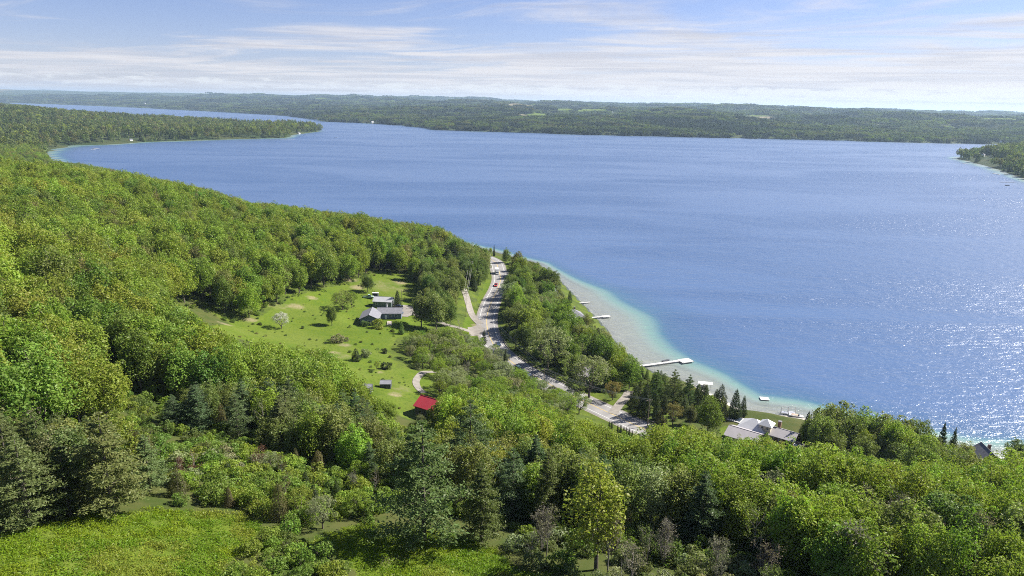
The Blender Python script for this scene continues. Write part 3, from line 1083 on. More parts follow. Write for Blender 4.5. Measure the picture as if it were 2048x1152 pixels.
# single trees that the photograph lets one name: pixel of the foot, kind, height, tone, width, label
SINGLE = [
    (848, 1082, 'pine_tree', 19.5, 'pine green', 1.15, 'largest white pine, throwing its shadow on the lower grass'),
    (962, 1085, 'pine_tree', 14.0, 'pine green', 1.0, 'white pine with a dark foot at the lower grass edge, beside the largest pine'),
    (940, 985, 'pine_tree', 19.0, 'blue green', 1.0, 'tall blue green pine just behind the largest pine'),
    (1040, 1010, 'pine_tree', 9.0, 'blue green', 1.0, 'small blue green pine among cedars, lakeward of the largest pine'),
    (560, 1040, 'cedar_tree', 6.5, 'brownish green', .8, 'narrow dark juniper standing at the tip of the lower field'),
    (612, 985, 'cedar_tree', 4.2, 'dark green', 1.1, 'short dark juniper in the shrub thicket'),
    (225, 1025, 'pine_tree', 15.5, 'dusty green', 1.25, 'broad dusty pine over the upper edge of the lower field'),
    (60, 1050, 'pine_tree', 13.0, 'dusty green', 1.25, 'shaggy pine at the field edge by the picture corner'),
    (140, 1030, 'pine_tree', 11.0, 'pine green', 1.2, 'dark pine between two shaggier pines on the lower field edge'),
    (1192, 1140, 'poplar_tree', 16.5, 'yellow green', 1.15, 'slender yellow green birch with bare lower stems by the grass'),
    (1092, 1115, 'bare_tree', 8.5, 'grey', .9, 'small leafless grey sapling before the slender birch'),
    (1215, 1148, 'bare_tree', 10.0, 'grey', 1.0, 'bare twiggy tree at the foot of the slender birch'),
    (1300, 1060, 'poplar_tree', 12, 'grey green', 1.1, 'silvery green poplar on the wooded slope'),
    (563, 657, 'open_tree', 7.6, 'white blossomed', 1.2, 'small white blossoming tree alone in the meadow'),
    (664, 651, 'broadleaf_tree', 10.0, 'bright green', 1.0, 'neat young green tree on a thin trunk in mid meadow'),
    (685, 620, 'open_tree', 10.5, 'olive', 1.25, 'spreading old apple tree in the meadow uphill of the house'),
    (704, 616, 'open_tree', 9.0, 'lime', 1.0, 'brighter half of the apple tree pair in the meadow'),
    (795, 612, 'cedar_tree', 9.0, 'dark green', 1.0, 'dark cedar at the gable of the white roofed garage'),
    (735, 584, 'broadleaf_tree', 11.0, 'mid green', .85, 'lone green tree beside the bare dirt patch in the meadow'),
    (843, 655, 'broadleaf_tree', 18, 'olive', 1.05, 'olive tree with yellowish top beside the parked cars'),
    (873, 660, 'broadleaf_tree', 18.5, 'olive', 1.05, 'full olive tree shading the lawn by the drive'),
    (900, 652, 'broadleaf_tree', 12.5, 'mid green', .8, 'narrower green tree between the shaded lawn and the gravel drive'),
    (918, 665, 'bare_tree', 7.0, 'grey green', 1.3, 'pale twiggy tree on the road lawn'),
    (755, 657, 'shrub', 6.0, 'lime', .9, 'bright bush before the gable of the grey house'),
    (730, 653, 'shrub', 3.8, 'mid green', 1.0, 'dark bush at the near corner of the grey house'),
    (785, 664, 'shrub', 1.6, 'dark green', 1.0, 'small round dark bush downhill of the grey house'),
    (803, 668, 'cedar_tree', 6.0, 'mid green', 1.2, 'little conifer on the lawn downhill of the grey house'),
    (832, 668, 'shrub', 2.6, 'olive', 1.0, 'olive bush at the end of the shaded lawn'),
    (605, 657, 'shrub', 1.7, 'dark green', .8, 'tiny dark bush beside the blossoming tree'),
    (675, 686, 'shrub', 4.4, 'grey green', 1.4, 'low grey green bush in mid meadow with a dark shadow'),
    (692, 682, 'shrub', 2.2, 'grey green', 1.1, 'smaller pale bush next to the low meadow bush'),
    (712, 722, 'cedar_tree', 5.5, 'dark green', 1.3, 'dark juniper bush at the narrow waist of the meadow'),
    (733, 714, 'shrub', 4.0, 'grey green', 1.2, 'pale bush leaning on the dark juniper in the meadow'),
    (768, 706, 'shrub', 2.6, 'dark green', 1.2, 'round dark bush in the grass above the sheds'),
    (773, 738, 'shrub', 3.8, 'dark green', 1.1, 'dark bush uphill of the yellow flowering patch'),
    (754, 740, 'open_tree', 3.8, 'yellow green', .8, 'small yellow green sapling above the sheds'),
    (722, 685, 'shrub', 1.2, 'brownish green', 1.2, 'tiny brown bush in the middle of the meadow'),
    (820, 700, 'open_tree', 7.0, 'olive', 1.1, 'gnarled open tree at the lakeward meadow edge'),
    (845, 730, 'open_tree', 8.0, 'lime', 1.1, 'lime open tree with dark limbs where the gravel track bends'),
    (880, 790, 'open_tree', 9.0, 'olive', 1.1, 'spreading olive tree overhanging the gravel track'),
    (915, 775, 'open_tree', 8.0, 'grey green', 1.1, 'grey green open tree uphill of the bare bush by the road'),
    (898, 852, 'broadleaf_tree', 9.5, 'lime', 1.0, 'lime tree crowding the red roofed barn'),
    (842, 862, 'bare_tree', 5.5, 'dusty green', 1.3, 'dull grey bush at the near corner of the red roofed barn'),
    (972, 740, 'bare_tree', 8.5, 'grey', 1.2, 'bare fan-shaped tree beside the road'),
    (968, 692, 'pine_tree', 8.5, 'dark green', .7, 'thin young pine standing at the road bend'),
    (1010, 755, 'spruce_tree', 12.5, 'dark green', .9, 'dark spruce between the bare fan-shaped tree and the road'),
    (1130, 838, 'open_tree', 9.5, 'lime', .95, 'lime willow on a dark trunk before the roadside'),
    (1095, 740, 'open_tree', 20, 'grey green', 1.1, 'great silvery willow on the lake side of the road bend'),
    (1178, 795, 'open_tree', 18.0, 'grey green', 1.1, 'grey willow with bare limbs before the big grey cottage roof'),
    (1150, 800, 'open_tree', 9.0, 'olive', 1.0, 'small olive tree between the grey willow and the road'),
    (1158, 828, 'open_tree', 9.0, 'olive', 1.0, 'airy olive tree hiding a stretch of the road'),
    (1110, 815, 'open_tree', 7.5, 'lime', 1.0, 'lime open tree at the roadside below the wires'),
    (950, 535, 'broadleaf_tree', 15, 'olive', 1.0, 'tall olive tree on the uphill side of the far road'),
    (968, 532, 'broadleaf_tree', 13, 'mid green', .9, 'green tree nearest the far road on its uphill side'),
    (935, 520, 'broadleaf_tree', 15, 'olive', 1.0, 'olive tree behind the pole in the trees'),
    (1012, 525, 'broadleaf_tree', 11, 'olive', 1.0, 'olive tree on the lake side where the road vanishes'),
    (1035, 532, 'broadleaf_tree', 11, 'bronze', 1.0, 'bronze tree on the lake side of the far road'),
    (1225, 800, 'open_tree', 8.5, 'rusty', .8, 'rusty leaved tree beside the lakeside driveway'),
    (1258, 778, 'broadleaf_tree', 13.5, 'bright green', 1.1, 'round green tree on a tall dark trunk near the long dock'),
    (1205, 738, 'broadleaf_tree', 15.5, 'bright green', 1.3, 'large round green tree at the water behind the grey cottage'),
    (1002, 738, 'open_tree', 9.5, 'grey green', .9, 'pale open tree right by the road below the bend'),
    (1042, 778, 'open_tree', 8.5, 'lime', .9, 'lime open tree screening the road past the bend'),
    (1080, 800, 'open_tree', 8.5, 'grey green', .9, 'pale open tree uphill of the roadside pole'),
    (1190, 700, 'bare_tree', 9.5, 'olive', 1.3, 'leaning bare limbed tree over the shallows'),
    (1172, 668, 'poplar_tree', 11.0, 'olive', 1.1, 'thin feathery tree beside the short white dock'),
    (1126, 618, 'cedar_tree', 8.5, 'dark green', .85, 'small dark cedar of the pair on the rocky shore, nearer the road'),
    (1139, 607, 'cedar_tree', 8.5, 'dark green', .75, 'small dark cedar of the pair on the rocky shore, at the water'),
    (1140, 665, 'cedar_tree', 8.0, 'dark green', .8, 'dark cedar before the grey hipped cottage'),
    (1158, 662, 'cedar_tree', 8.5, 'dark green', 1.0, 'dark cedar between the hipped cottage and the short dock'),
    (1288, 835, 'cedar_tree', 12.5, 'dark green', 1.05, 'broad dark cedar at the mouth of the lakeside driveway'),
    (1268, 830, 'cedar_tree', 9.5, 'dark green', 1.0, 'shorter dark cedar beside the driveway cedar'),
    (1310, 805, 'pine_tree', 14.0, 'mid green', .9, 'green pine above the driveway cedars'),
    (1345, 812, 'pine_tree', 15.5, 'mid green', .95, 'tallest pine between the road and the long dock'),
    (1375, 815, 'pine_tree', 14.0, 'pine green', .85, 'dark pine beside the tallest lakeside pine'),
    (1405, 820, 'cedar_tree', 11.5, 'dark green', 1.0, 'dark cedar by the covered boat hoist'),
    (1440, 818, 'cedar_tree', 11.0, 'dark green', .9, 'dark cedar just past the covered boat hoist'),
    (1468, 836, 'cedar_tree', 12.5, 'dark green', .95, 'big dark cedar at the water by the lake house lawn'),
    (1485, 832, 'cedar_tree', 9.0, 'dark green', .8, 'lesser dark cedar leaning out at the waterside'),
    (1345, 850, 'open_tree', 9.0, 'rusty', .95, 'orange tinged tree under the dark cedars by the guardrail'),
    (1320, 850, 'cedar_tree', 7.0, 'brownish green', 1.2, 'low brownish cedar at the guardrail'),
    (1380, 850, 'broadleaf_tree', 8.0, 'brownish green', 1.1, 'dull brown green tree in the shade of the cedars'),
    (1415, 872, 'broadleaf_tree', 14.0, 'bright green', .95, 'tall bright tree with a bare trunk beside the lake house'),
    (1610, 882, 'spruce_tree', 12.0, 'dark green', 1.2, 'dark spruce at the end of the lake house roof'),
    (1873, 935, 'spruce_tree', 16.5, 'dark green', .9, 'taller dark spruce of the pair against the glittering water'),
    (1896, 938, 'spruce_tree', 15.0, 'dark green', .95, 'shorter dark spruce of the pair against the glittering water'),
    (1832, 948, 'spruce_tree', 10.0, 'dark green', .6, 'thin black spruce before the spruce pair'),
    (1825, 930, 'open_tree', 17.0, 'olive', .75, 'tall thin crowned tree behind the spruce pair'),
    (1660, 905, 'broadleaf_tree', 18.5, 'olive', 1.3, 'broad olive tree right beside the lake house'),
    (1720, 915, 'broadleaf_tree', 18, 'lime', 1.3, 'tall lime tree second along the shore past the lake house'),
    (1775, 925, 'broadleaf_tree', 17.0, 'olive', 1.25, 'tall olive tree third along the shore past the lake house'),
    (1640, 895, 'broadleaf_tree', 15.0, 'mid green', .9, 'darker tree wedged between the spruce and the broad olive tree'),
    (1810, 935, 'broadleaf_tree', 13.5, 'olive', .9, 'olive tree next before the spruce pair'),
    (1925, 945, 'broadleaf_tree', 11.0, 'olive', 1.2, 'low round olive tree between the spruces and the gabled roof'),
    (1880, 960, 'broadleaf_tree', 9.5, 'lime', 1.1, 'low lime tree before the spruce pair'),
    (1948, 958, 'broadleaf_tree', 7.5, 'olive', 1.1, 'small olive tree before the gabled roof, nearer the spruces'),
    (1988, 960, 'broadleaf_tree', 7.0, 'lime', 1.1, 'small lime tree before the gabled roof, farther from the spruces'),
    (2035, 935, 'broadleaf_tree', 10.0, 'mid green', 1.3, 'dark round tree at the water past the gabled roof'),
    (988, 512, 'spruce_tree', 9.5, 'dark green', .6, 'narrow black cedar where the road passes out of sight'),
    (990, 715, 'open_tree', 6.5, 'grey green', 1.0, 'pale open tree at the inner side of the road bend'),
    (1022, 596, 'broadleaf_tree', 14.0, 'mid green', 1.1, 'round dark green tree leaning over the road by the red pickup'),
    (1060, 672, 'broadleaf_tree', 17.5, 'yellow green', 1.0, 'yellow green tree in the strip between road and hipped cottage'),
    (1090, 655, 'broadleaf_tree', 15.5, 'bright green', 1.0, 'bright green tree just uphill of the hipped cottage'),
    (1035, 652, 'broadleaf_tree', 14.0, 'olive', 1.0, 'olive tree shading the road at its bend'),
    (1102, 582, 'broadleaf_tree', 15.5, 'mid green', .95, 'dark upright tree at the tip of the wooded shore'),
    (1075, 560, 'poplar_tree', 12.5, 'olive', .9, 'feathery tree at the far end of the wooded shore strip'),
]
for (px, py, kind, h, tone, w, lab) in SINGLE:
    x, y = pick(px, py)
    add_tree(kind, x, y, h, tone, lab, width=w)
for j, (px, py, h) in enumerate([(1218, 858, 3.2), (1223, 859, 3.5), (1235, 865, 3.2), (1241, 866, 3.6), (1247, 871, 3.6), (1252, 873, 3.6), (1258, 873, 3.5), (1264, 875, 2.9)]):
    x, y = pick(px, py)
    add_tree('cedar_tree', x, y, h, 'dark green', ['first', 'second', 'third', 'fourth', 'fifth', 'sixth', 'seventh', 'last'][j] + ' little black arborvitae in the row along the road', var=1, width=.75)
N_FIXED = len(TREES)

FX = np.array([t['x'] for t in TREES])
FY = np.array([t['y'] for t in TREES])
FR = np.array([t['h'] * .16 for t in TREES])
KEEP_CLEAR = [(p[0], p[1], p[2] * .85) for p in PADS] + [(*HILL_GAP, 9)]
DRIVES_PX = {
    'driveway to the grey house': ([(966, 655), (940, 662), (900, 652), (860, 636), (830, 628), (800, 622)], 4.0),
    'gravel lane by the wires': ([(960, 648), (945, 632), (938, 612), (932, 590), (925, 575), (915, 560)], 4.0),
    'curved gravel track': ([(870, 744), (848, 745), (836, 755), (832, 766), (838, 778), (850, 788)], 2.6),
    'lakeside cottage driveway': ([(1225, 828), (1240, 808), (1252, 795), (1260, 780)], 3.6),
}
DRIVES = {k: (catmull([pick(*q) for q in p], 6), w) for k, (p, w) in DRIVES_PX.items()}


def fill(poly, spacing, species, envelope=None, jitter=.42, grass_gap=1.5, drop=0.0, seed=0, least=.45):
    rng = np.random.default_rng(1000 + seed)
    poly = np.asarray(poly, float)
    x0, y0 = poly.min(0)
    x1, y1 = poly.max(0)
    xs = np.arange(x0, x1 + spacing, spacing)
    ys = np.arange(y0, y1 + spacing, spacing * .87)
    gx_, gy_ = np.meshgrid(xs, ys)
    gx_ = gx_ + (np.arange(len(ys)) % 2)[:, None] * spacing * .5
    x = (gx_ + rng.uniform(-jitter, jitter, gx_.shape) * spacing).ravel()
    y = (gy_ + rng.uniform(-jitter, jitter, gy_.shape) * spacing).ravel()
    k = poly_sd(poly, x, y) > 0
    x, y = x[k], y[k]
    ok = shore_sd(x, y) > 2.5
    for P in GRASS_POLYS:
        ok &= poly_sd(P, x, y) < -grass_gap
    ok &= road_dist(x, y) > 8.2
    for (a, b, r) in KEEP_CLEAR:
        ok &= np.hypot(x - a, y - b) > r
    for c, w in DRIVES.values():
        d = np.min(np.hypot(x[:, None] - c[:, 0], y[:, None] - c[:, 1]), 1)
        ok &= d > w * .5 + 2.2
    ok &= np.min(np.hypot(x[:, None] - FX, y[:, None] - FY) - FR, 1) > spacing * .3
    ok &= rng.uniform(size=len(x)) >= drop
    x, y = x[ok], y[ok]
    z = heights(x, y)
    px, py, w = proj(x, y, z)
    vis = (w > 20) & (px > -260) & (px < 2310) & (py < 1700)
    x, y, z = x[vis], y[vis], z[vis]
    wts = np.array([s[1] for s in species], float)
    wts /= wts.sum()
    pick_ = rng.choice(len(species), len(x), p=wts)
    patch = vnoise(x / 26, y / 26, 51 + seed)
    for i in range(len(x)):
        kind, _, h0, h1, tones = species[pick_[i]]
        h = rng.uniform(h0, h1)
        if seed in (14, 23) and proj(x[i], y[i], z[i])[0] > 1262:
            kind, tones = ('cedar_tree' if rng.uniform() < .6 else 'pine_tree'), ['dark green', 'pine green', 'dark green']
            h = rng.uniform(8, 12.5)
        if seed == 1:
            h *= .82 + .18 * min(1.0, max(0.0, (math.hypot(x[i], y[i]) - 130) / 120))
        if seed == 14:
            h = min(h, 3.5 + .8 * float(road_dist(x[i:i + 1], y[i:i + 1])[0]))
        if envelope is not None:
            lim = h
            for _ in range(20):
                tx, ty, tw = proj(x[i], y[i], z[i] + lim)
                if ty >= envelope(tx) + rng.uniform(-3, 6):
                    break
                lim *= .93
            else:
                continue
            if lim < h * least:
                continue
            h = lim
        q = (patch[i] * .55 + rng.uniform() * .45) * len(tones)
        add_tree(kind, x[i], y[i], h, tones[min(int(q), len(tones) - 1)], z=z[i], width=rng.uniform(.8, 1.22))


GRN = ['bright green', 'lime', 'lime', 'yellow green', 'lime', 'bright green', 'olive']
FARGRN = ['lime', 'yellow green', 'olive', 'lime', 'bright green', 'olive', 'bronze', 'yellow green']
# the hillside forest left of the meadow
HILL = [(-74, 116), (-98, 150), (-120, 210), (-140, 272), (-118, 285), (-95, 315), (-80, 345), (-70, 370), (-60, 385), (-55, 404), (-60, 412), (-90, 470), (-150, 520), (-250, 560), (-420, 640), (-700, 560), (-700, 300), (-400, 100), (-200, 62), (-100, 70)]
fill(HILL, 7.8, [('broadleaf_tree', 10, 14, 22, GRN), ('open_tree', .6, 11, 14, ['olive', 'bronze']), ('poplar_tree', 2.2, 14, 19, ['olive', 'lime', 'bronze'])], E_SKY, seed=1)
RIDGE = [(-60, 412), (-40, 420), (-20, 455), (-8, 500), (-15, 540), (-95, 640), (-290, 752), (-480, 895), (-650, 1055), (-985, 1440), (-1300, 1300), (-900, 700), (-700, 560), (-420, 640), (-250, 560), (-150, 520), (-90, 470)]
fill(RIDGE, 8.6, [('broadleaf_tree', 8, 14, 20, FARGRN), ('poplar_tree', 1, 14, 18, ['olive', 'bronze']), ('pine_tree', 1.3, 14, 20, ['pine green', 'dark green'])], E_SKY, seed=2, least=.28)
# pines and scrub over the lower field
fill(world_poly([(-120, 1052), (40, 1048), (150, 1026), (300, 1008), (345, 960), (345, 905), (200, 880), (-120, 880)]), 5.4,
     [('pine_tree', 3, 10, 14, ['dusty green', 'pine green', 'brownish green']), ('broadleaf_tree', 2, 8, 12, ['olive', 'dusty green', 'yellow green']), ('cedar_tree', 1, 5, 9, ['brownish green', 'dusty green']),
      ('bare_tree', .7, 8, 11, ['grey', 'bronze'])], env([(0, 800), (200, 830), (340, 880), (400, 920)]), seed=3)
# shrub thicket
THICK = world_poly([(335, 1018), (420, 1018), (500, 1026), (570, 1075), (630, 1068), (720, 1056), (770, 1020), (790, 960), (760, 905), (640, 885), (540, 888), (430, 885), (345, 905)])
fill(THICK, 2.9, [('shrub', 9, 1.8, 3.8, ['bright green', 'lime', 'bright green', 'lime', 'bright green', 'grey green']), ('bare_tree', .7, 4, 6, ['grey', 'brownish green', 'red']), ('cedar_tree', .5, 3, 5, ['dark green', 'brownish green']),
                  ('open_tree', .6, 4, 6, ['lime', 'grey green'])], E_THICK, seed=4)
fill(world_poly([(445, 1128), (520, 1078), (580, 1092), (640, 1110), (705, 1150), (705, 1290), (440, 1290)]), 2.6,
     [('shrub', 1, 1.4, 2.8, ['bright green', 'mid green', 'lime', 'bright green', 'grey green'])], None, seed=5, grass_gap=.4)
fill(world_poly([(965, 1128), (990, 1095), (1060, 1080), (1160, 1080), (1300, 1110), (1560, 1120), (1560, 1300), (1110, 1300), (1100, 1140), (1040, 1146)]), 3.1,
     [('shrub', 6, 1.8, 3.4, ['bright green', 'dusty green', 'grey green', 'olive']), ('bare_tree', 1.2, 5, 8, ['grey', 'olive'])], None, seed=6, grass_gap=.4)
# conifers between the thicket and the broadleaf band
fill([(-86, 118), (-64, 128), (-47, 124), (-30, 114), (-22, 124), (-28, 148), (-38, 158), (-56, 152), (-84, 140)], 4.8,
     [('pine_tree', 4, 11, 16, ['pine green', 'blue green', 'dusty green']), ('cedar_tree', 1.0, 5, 9, ['pine green', 'brownish green']), ('bare_tree', .9, 9, 13, ['grey', 'olive']),
      ('broadleaf_tree', 3.5, 9, 13, ['lime', 'olive', 'lime'])], env([(300, 800), (420, 750), (480, 735), (560, 730), (640, 745), (720, 770), (800, 860), (860, 880)]), seed=7)
fill([(-64, 150), (-48, 156), (-36, 168), (-31, 185), (-45, 200), (-62, 215), (-85, 240), (-118, 268), (-138, 280), (-122, 215), (-98, 158), (-86, 140)], 6.6,
     [('broadleaf_tree', 9, 13, 17, ['bright green', 'lime', 'lime', 'bright green', 'yellow green']), ('pine_tree', .8, 11, 14, ['pine green']), ('poplar_tree', .6, 12, 15, ['lime'])], E_BAND, seed=8)
# the wooded slope from the lower grass to the road
fill([(-30, 114), (-14, 106), (-3, 97), (12, 93), (30, 92), (30, 116), (0, 128), (-24, 128)], 4.9,
     [('pine_tree', 4, 9, 15, ['pine green', 'blue green', 'dusty green']), ('cedar_tree', 2, 6, 10, ['brownish green', 'dark green']), ('bare_tree', .8, 7, 10, ['grey', 'olive']), ('shrub', 1, 2.5, 4.0, ['lime', 'grey green']),
      ('broadleaf_tree', 5, 9, 13, ['lime', 'olive', 'yellow green'])], env([(760, 880), (1000, 850), (1200, 900), (1400, 930)]), seed=9)
fill([(-28, 128), (0, 128), (30, 116), (46, 112), (50, 140), (48, 185), (22, 208), (2, 212), (-14, 204), (-30, 188), (-26, 160)], 5.8,
     [('broadleaf_tree', 9, 11, 15, ['bright green', 'lime', 'lime', 'yellow green', 'bright green']), ('poplar_tree', 4.5, 11, 15, ['lime', 'bright green']), ('cedar_tree', .5, 6, 9, ['brownish green'])], E_SLOPE, seed=10)
fill([(46, 112), (62, 98), (90, 92), (240, 80), (240, 150), (150, 168), (110, 182), (72, 195), (48, 192), (50, 140)], 5.9,
     [('broadleaf_tree', 9, 11, 15, ['bright green', 'lime', 'lime', 'lime', 'yellow green', 'yellow green']), ('poplar_tree', 4, 11, 16, ['lime', 'yellow green', 'lime']), ('open_tree', 1.2, 9, 12, ['lime', 'olive'])], E_SLOPE, seed=11)
fill([(30, 92), (42, 76), (60, 70), (140, 66), (170, 84), (90, 92), (62, 98), (46, 112), (30, 114)], 4.6,
     [('bare_tree', 1.6, 8, 12, ['grey', 'grey', 'olive', 'dusty green']), ('broadleaf_tree', 4.5, 9, 13, ['lime', 'lime', 'olive', 'yellow green']), ('poplar_tree', 1.5, 10, 13, ['lime', 'yellow green']), ('shrub', .8, 2.5, 4, ['olive', 'grey green', 'bright green']), ('cedar_tree', .4, 4, 7, ['brownish green', 'dark green'])], None, seed=12)
fill([(62, 66), (150, 58), (170, 80), (95, 88), (66, 86)], 4.2, [('bare_tree', 3, 7, 11, ['grey', 'grey', 'olive', 'dusty green']), ('shrub', 1, 2.5, 4, ['olive', 'grey green'])], None, seed=22)
# open trees between the barn and the road
fill(world_poly([(815, 690), (870, 672), (925, 678), (965, 690), (1000, 730), (1050, 768), (1110, 800), (1150, 835), (1100, 862), (1000, 850), (930, 850), (890, 815), (872, 770), (862, 745), (820, 738)]), 4.7,
     [('open_tree', 6, 6, 10, ['grey green', 'lime', 'grey green', 'lime', 'bright green']), ('shrub', 3, 2.6, 4.4, ['lime', 'grey green', 'bright green']), ('bare_tree', .8, 5, 7, ['grey', 'olive'])],
     env([(800, 690), (830, 660), (900, 650), (955, 665), (965, 690), (1000, 712), (1040, 742), (1090, 762), (1120, 772), (1165, 800), (1190, 840)]), seed=13, grass_gap=.3)
# strip between road and lake
fill(world_poly([(1005, 512), (1060, 525), (1110, 565), (1128, 605), (1175, 655), (1225, 715), (1290, 755), (1400, 785), (1480, 830), (1450, 850), (1330, 850), (1250, 815), (1160, 775), (1085, 735), (1030, 700), (1010, 665), (1012, 600), (1022, 560), (1008, 530)]), 7.4,
     [('broadleaf_tree', 5, 10, 17, ['olive', 'bright green', 'lime', 'mid green', 'lime']), ('open_tree', 4, 10, 15, ['olive', 'grey green']), ('cedar_tree', 2, 6, 9.5, ['dark green', 'brownish green']), ('poplar_tree', .8, 9, 12, ['olive'])],
     env([(990, 505), (1060, 520), (1110, 540), (1125, 585), (1150, 625), (1200, 640), (1240, 690), (1290, 735), (1340, 742), (1400, 765), (1460, 780), (1500, 800)]), seed=14, drop=.1)
# between the meadow, the drive and the road
fill(world_poly([(838, 560), (848, 542), (895, 512), (950, 508), (984, 522), (985, 545), (962, 575), (948, 605), (936, 575), (918, 585), (914, 640), (880, 650), (852, 625)]), 5.8,
     [('broadleaf_tree', 7, 11, 15, ['olive', 'mid green', 'olive', 'bright green']), ('bare_tree', 1, 8, 11, ['grey', 'brownish green']), ('cedar_tree', .6, 5, 8, ['dark green'])], E_SKY, seed=15)
fill(world_poly([(948, 612), (985, 545), (990, 560), (980, 590), (958, 618)]), 4.0, [('shrub', 4, 1.5, 2.6, ['olive', 'bronze', 'mid green'])], None, seed=16, grass_gap=-50)
# along the lake past the lake house
fill(world_poly([(1605, 880), (1700, 898), (1800, 915), (1930, 935), (1990, 945), (2140, 945), (2140, 1030), (1900, 1010), (1700, 965), (1620, 915)]), 5.2,
     [('broadleaf_tree', 6, 11, 17, ['olive', 'lime', 'olive', 'yellow green']), ('cedar_tree', .7, 6, 9, ['dark green'])],
     env([(1590, 860), (1620, 820), (1660, 808), (1720, 815), (1780, 830), (1820, 840), (1900, 885), (1940, 905), (1950, 930), (2000, 930), (2010, 915), (2100, 900)]), seed=17)
FAR_HOUSE_PX = [(565, 197, 5), (797, 251, 2.2), (290, 208, 4), (745, 246, 2.2), (1152, 271, 1.6), (1376, 275, 1.5), (1908, 258, 2.0), (1992, 261, 1.8), (2001, 284, 1.5), (60, 216, 2.2), (598, 268, 1.0), (1966, 312, 1.3), (1988, 321, 1.2),
                (497, 205, 2.5), (343, 193, 3.5), (262, 281, .7), (1225, 225, 2.0), (925, 219, 2.2)]
FAR_HOUSES = [(*pick(a, b), c) for a, b, c in FAR_HOUSE_PX]
# scattered weeds and bushes in the grass
for k_, (px, py) in enumerate([(640, 700), (700, 705), (745, 690), (790, 690), (830, 655), (585, 600), (800, 655), (842, 690), (835, 705), (815, 690), (848, 680), (780, 715), (795, 705), (740, 725), (720, 740), (650, 688), (620, 680), (755, 700), (760, 668), (775, 660), (700, 655), (520, 650), (640, 590), (690, 570), (815, 705), (805, 720), (712, 690)]):
    x, y = pick(px, py)
    add_tree('shrub', x, y, RNG.uniform(.7, 1.5), ['dark green', 'mid green', 'olive'][k_ % 3])

# undergrowth below and between the near woods
UNDER = ['bright green', 'lime', 'bright green', 'mid green', 'lime', 'grey green']
fill([(-130, 80), (-62, 100), (-45, 112), (-20, 104), (0, 92), (40, 78), (120, 66), (180, 90), (90, 150), (40, 180), (-20, 180), (-40, 165), (-80, 160), (-140, 160)], 3.5, [('shrub', 1, 1.6, 3.6, UNDER)], None, seed=18, grass_gap=.5)
fill([(-160, 270), (-90, 280), (-75, 340), (-60, 385), (-60, 410), (-110, 400), (-140, 340)], 4.2, [('shrub', 1, 1.0, 2.2, UNDER)], None, seed=19, grass_gap=.2)
fill(world_poly([(1605, 890), (1700, 912), (1800, 932), (1930, 946), (1990, 950), (2140, 950), (2140, 1010), (1900, 985), (1700, 950), (1620, 915)]), 4.2, [('shrub', 1, 2.2, 4.6, ['mid green', 'olive', 'dusty green', 'bright green'])], env([(1590, 875), (1700, 885), (1900, 915), (1960, 935), (2100, 935)]), seed=20)
fill(world_poly([(1005, 512), (1060, 525), (1110, 565), (1128, 605), (1175, 655), (1225, 715), (1290, 755), (1400, 785), (1480, 830), (1450, 850), (1330, 850), (1250, 815), (1160, 775), (1085, 735), (1030, 700), (1010, 665), (1012, 600), (1022, 560), (1008, 530)]), 4.6, [('shrub', 1, 1.4, 3.0, ['mid green', 'olive', 'dusty green'])], None, seed=21)

fill(world_poly([(1075, 530), (1108, 560), (1128, 600), (1178, 652), (1212, 690), (1245, 728), (1300, 752), (1275, 765), (1215, 735), (1180, 690), (1140, 650), (1100, 600), (1070, 550)]), 3.4,
     [('shrub', 3, 2.0, 4.5, ['olive', 'mid green', 'grey green', 'bright green']), ('open_tree', 1, 6, 9, ['olive', 'grey green', 'lime']), ('cedar_tree', .5, 5, 8, ['dark green'])],
     env([(1060, 520), (1110, 545), (1128, 590), (1150, 632), (1200, 640), (1240, 695), (1290, 738), (1340, 745)]), seed=23)
mr = np.random.default_rng(44)
MP = GRASS_POLYS[2]
for _ in range(420):
    x, y = mr.uniform(*MP.min(0)[:1], *MP.max(0)[:1]), mr.uniform(MP[:, 1].min(), MP[:, 1].max())
    q = np.array([x]), np.array([y])
    if poly_sd(MP, *q)[0] < .5 or min(math.hypot(x - a, y - b) - r for a, b, r in KEEP_CLEAR) < 0 or vnoise(x / 16, y / 16, 91) < .42:
        continue
    if min(np.min(np.hypot(c[:, 0] - x, c[:, 1] - y)) for c, w in DRIVES.values()) < 3:
        continue
    add_tree('shrub', x, y, mr.uniform(.3, 1.1), ['mid green', 'bright green', 'olive', 'bronze', 'dusty green'][int(mr.integers(5))], width=mr.uniform(1, 1.6))
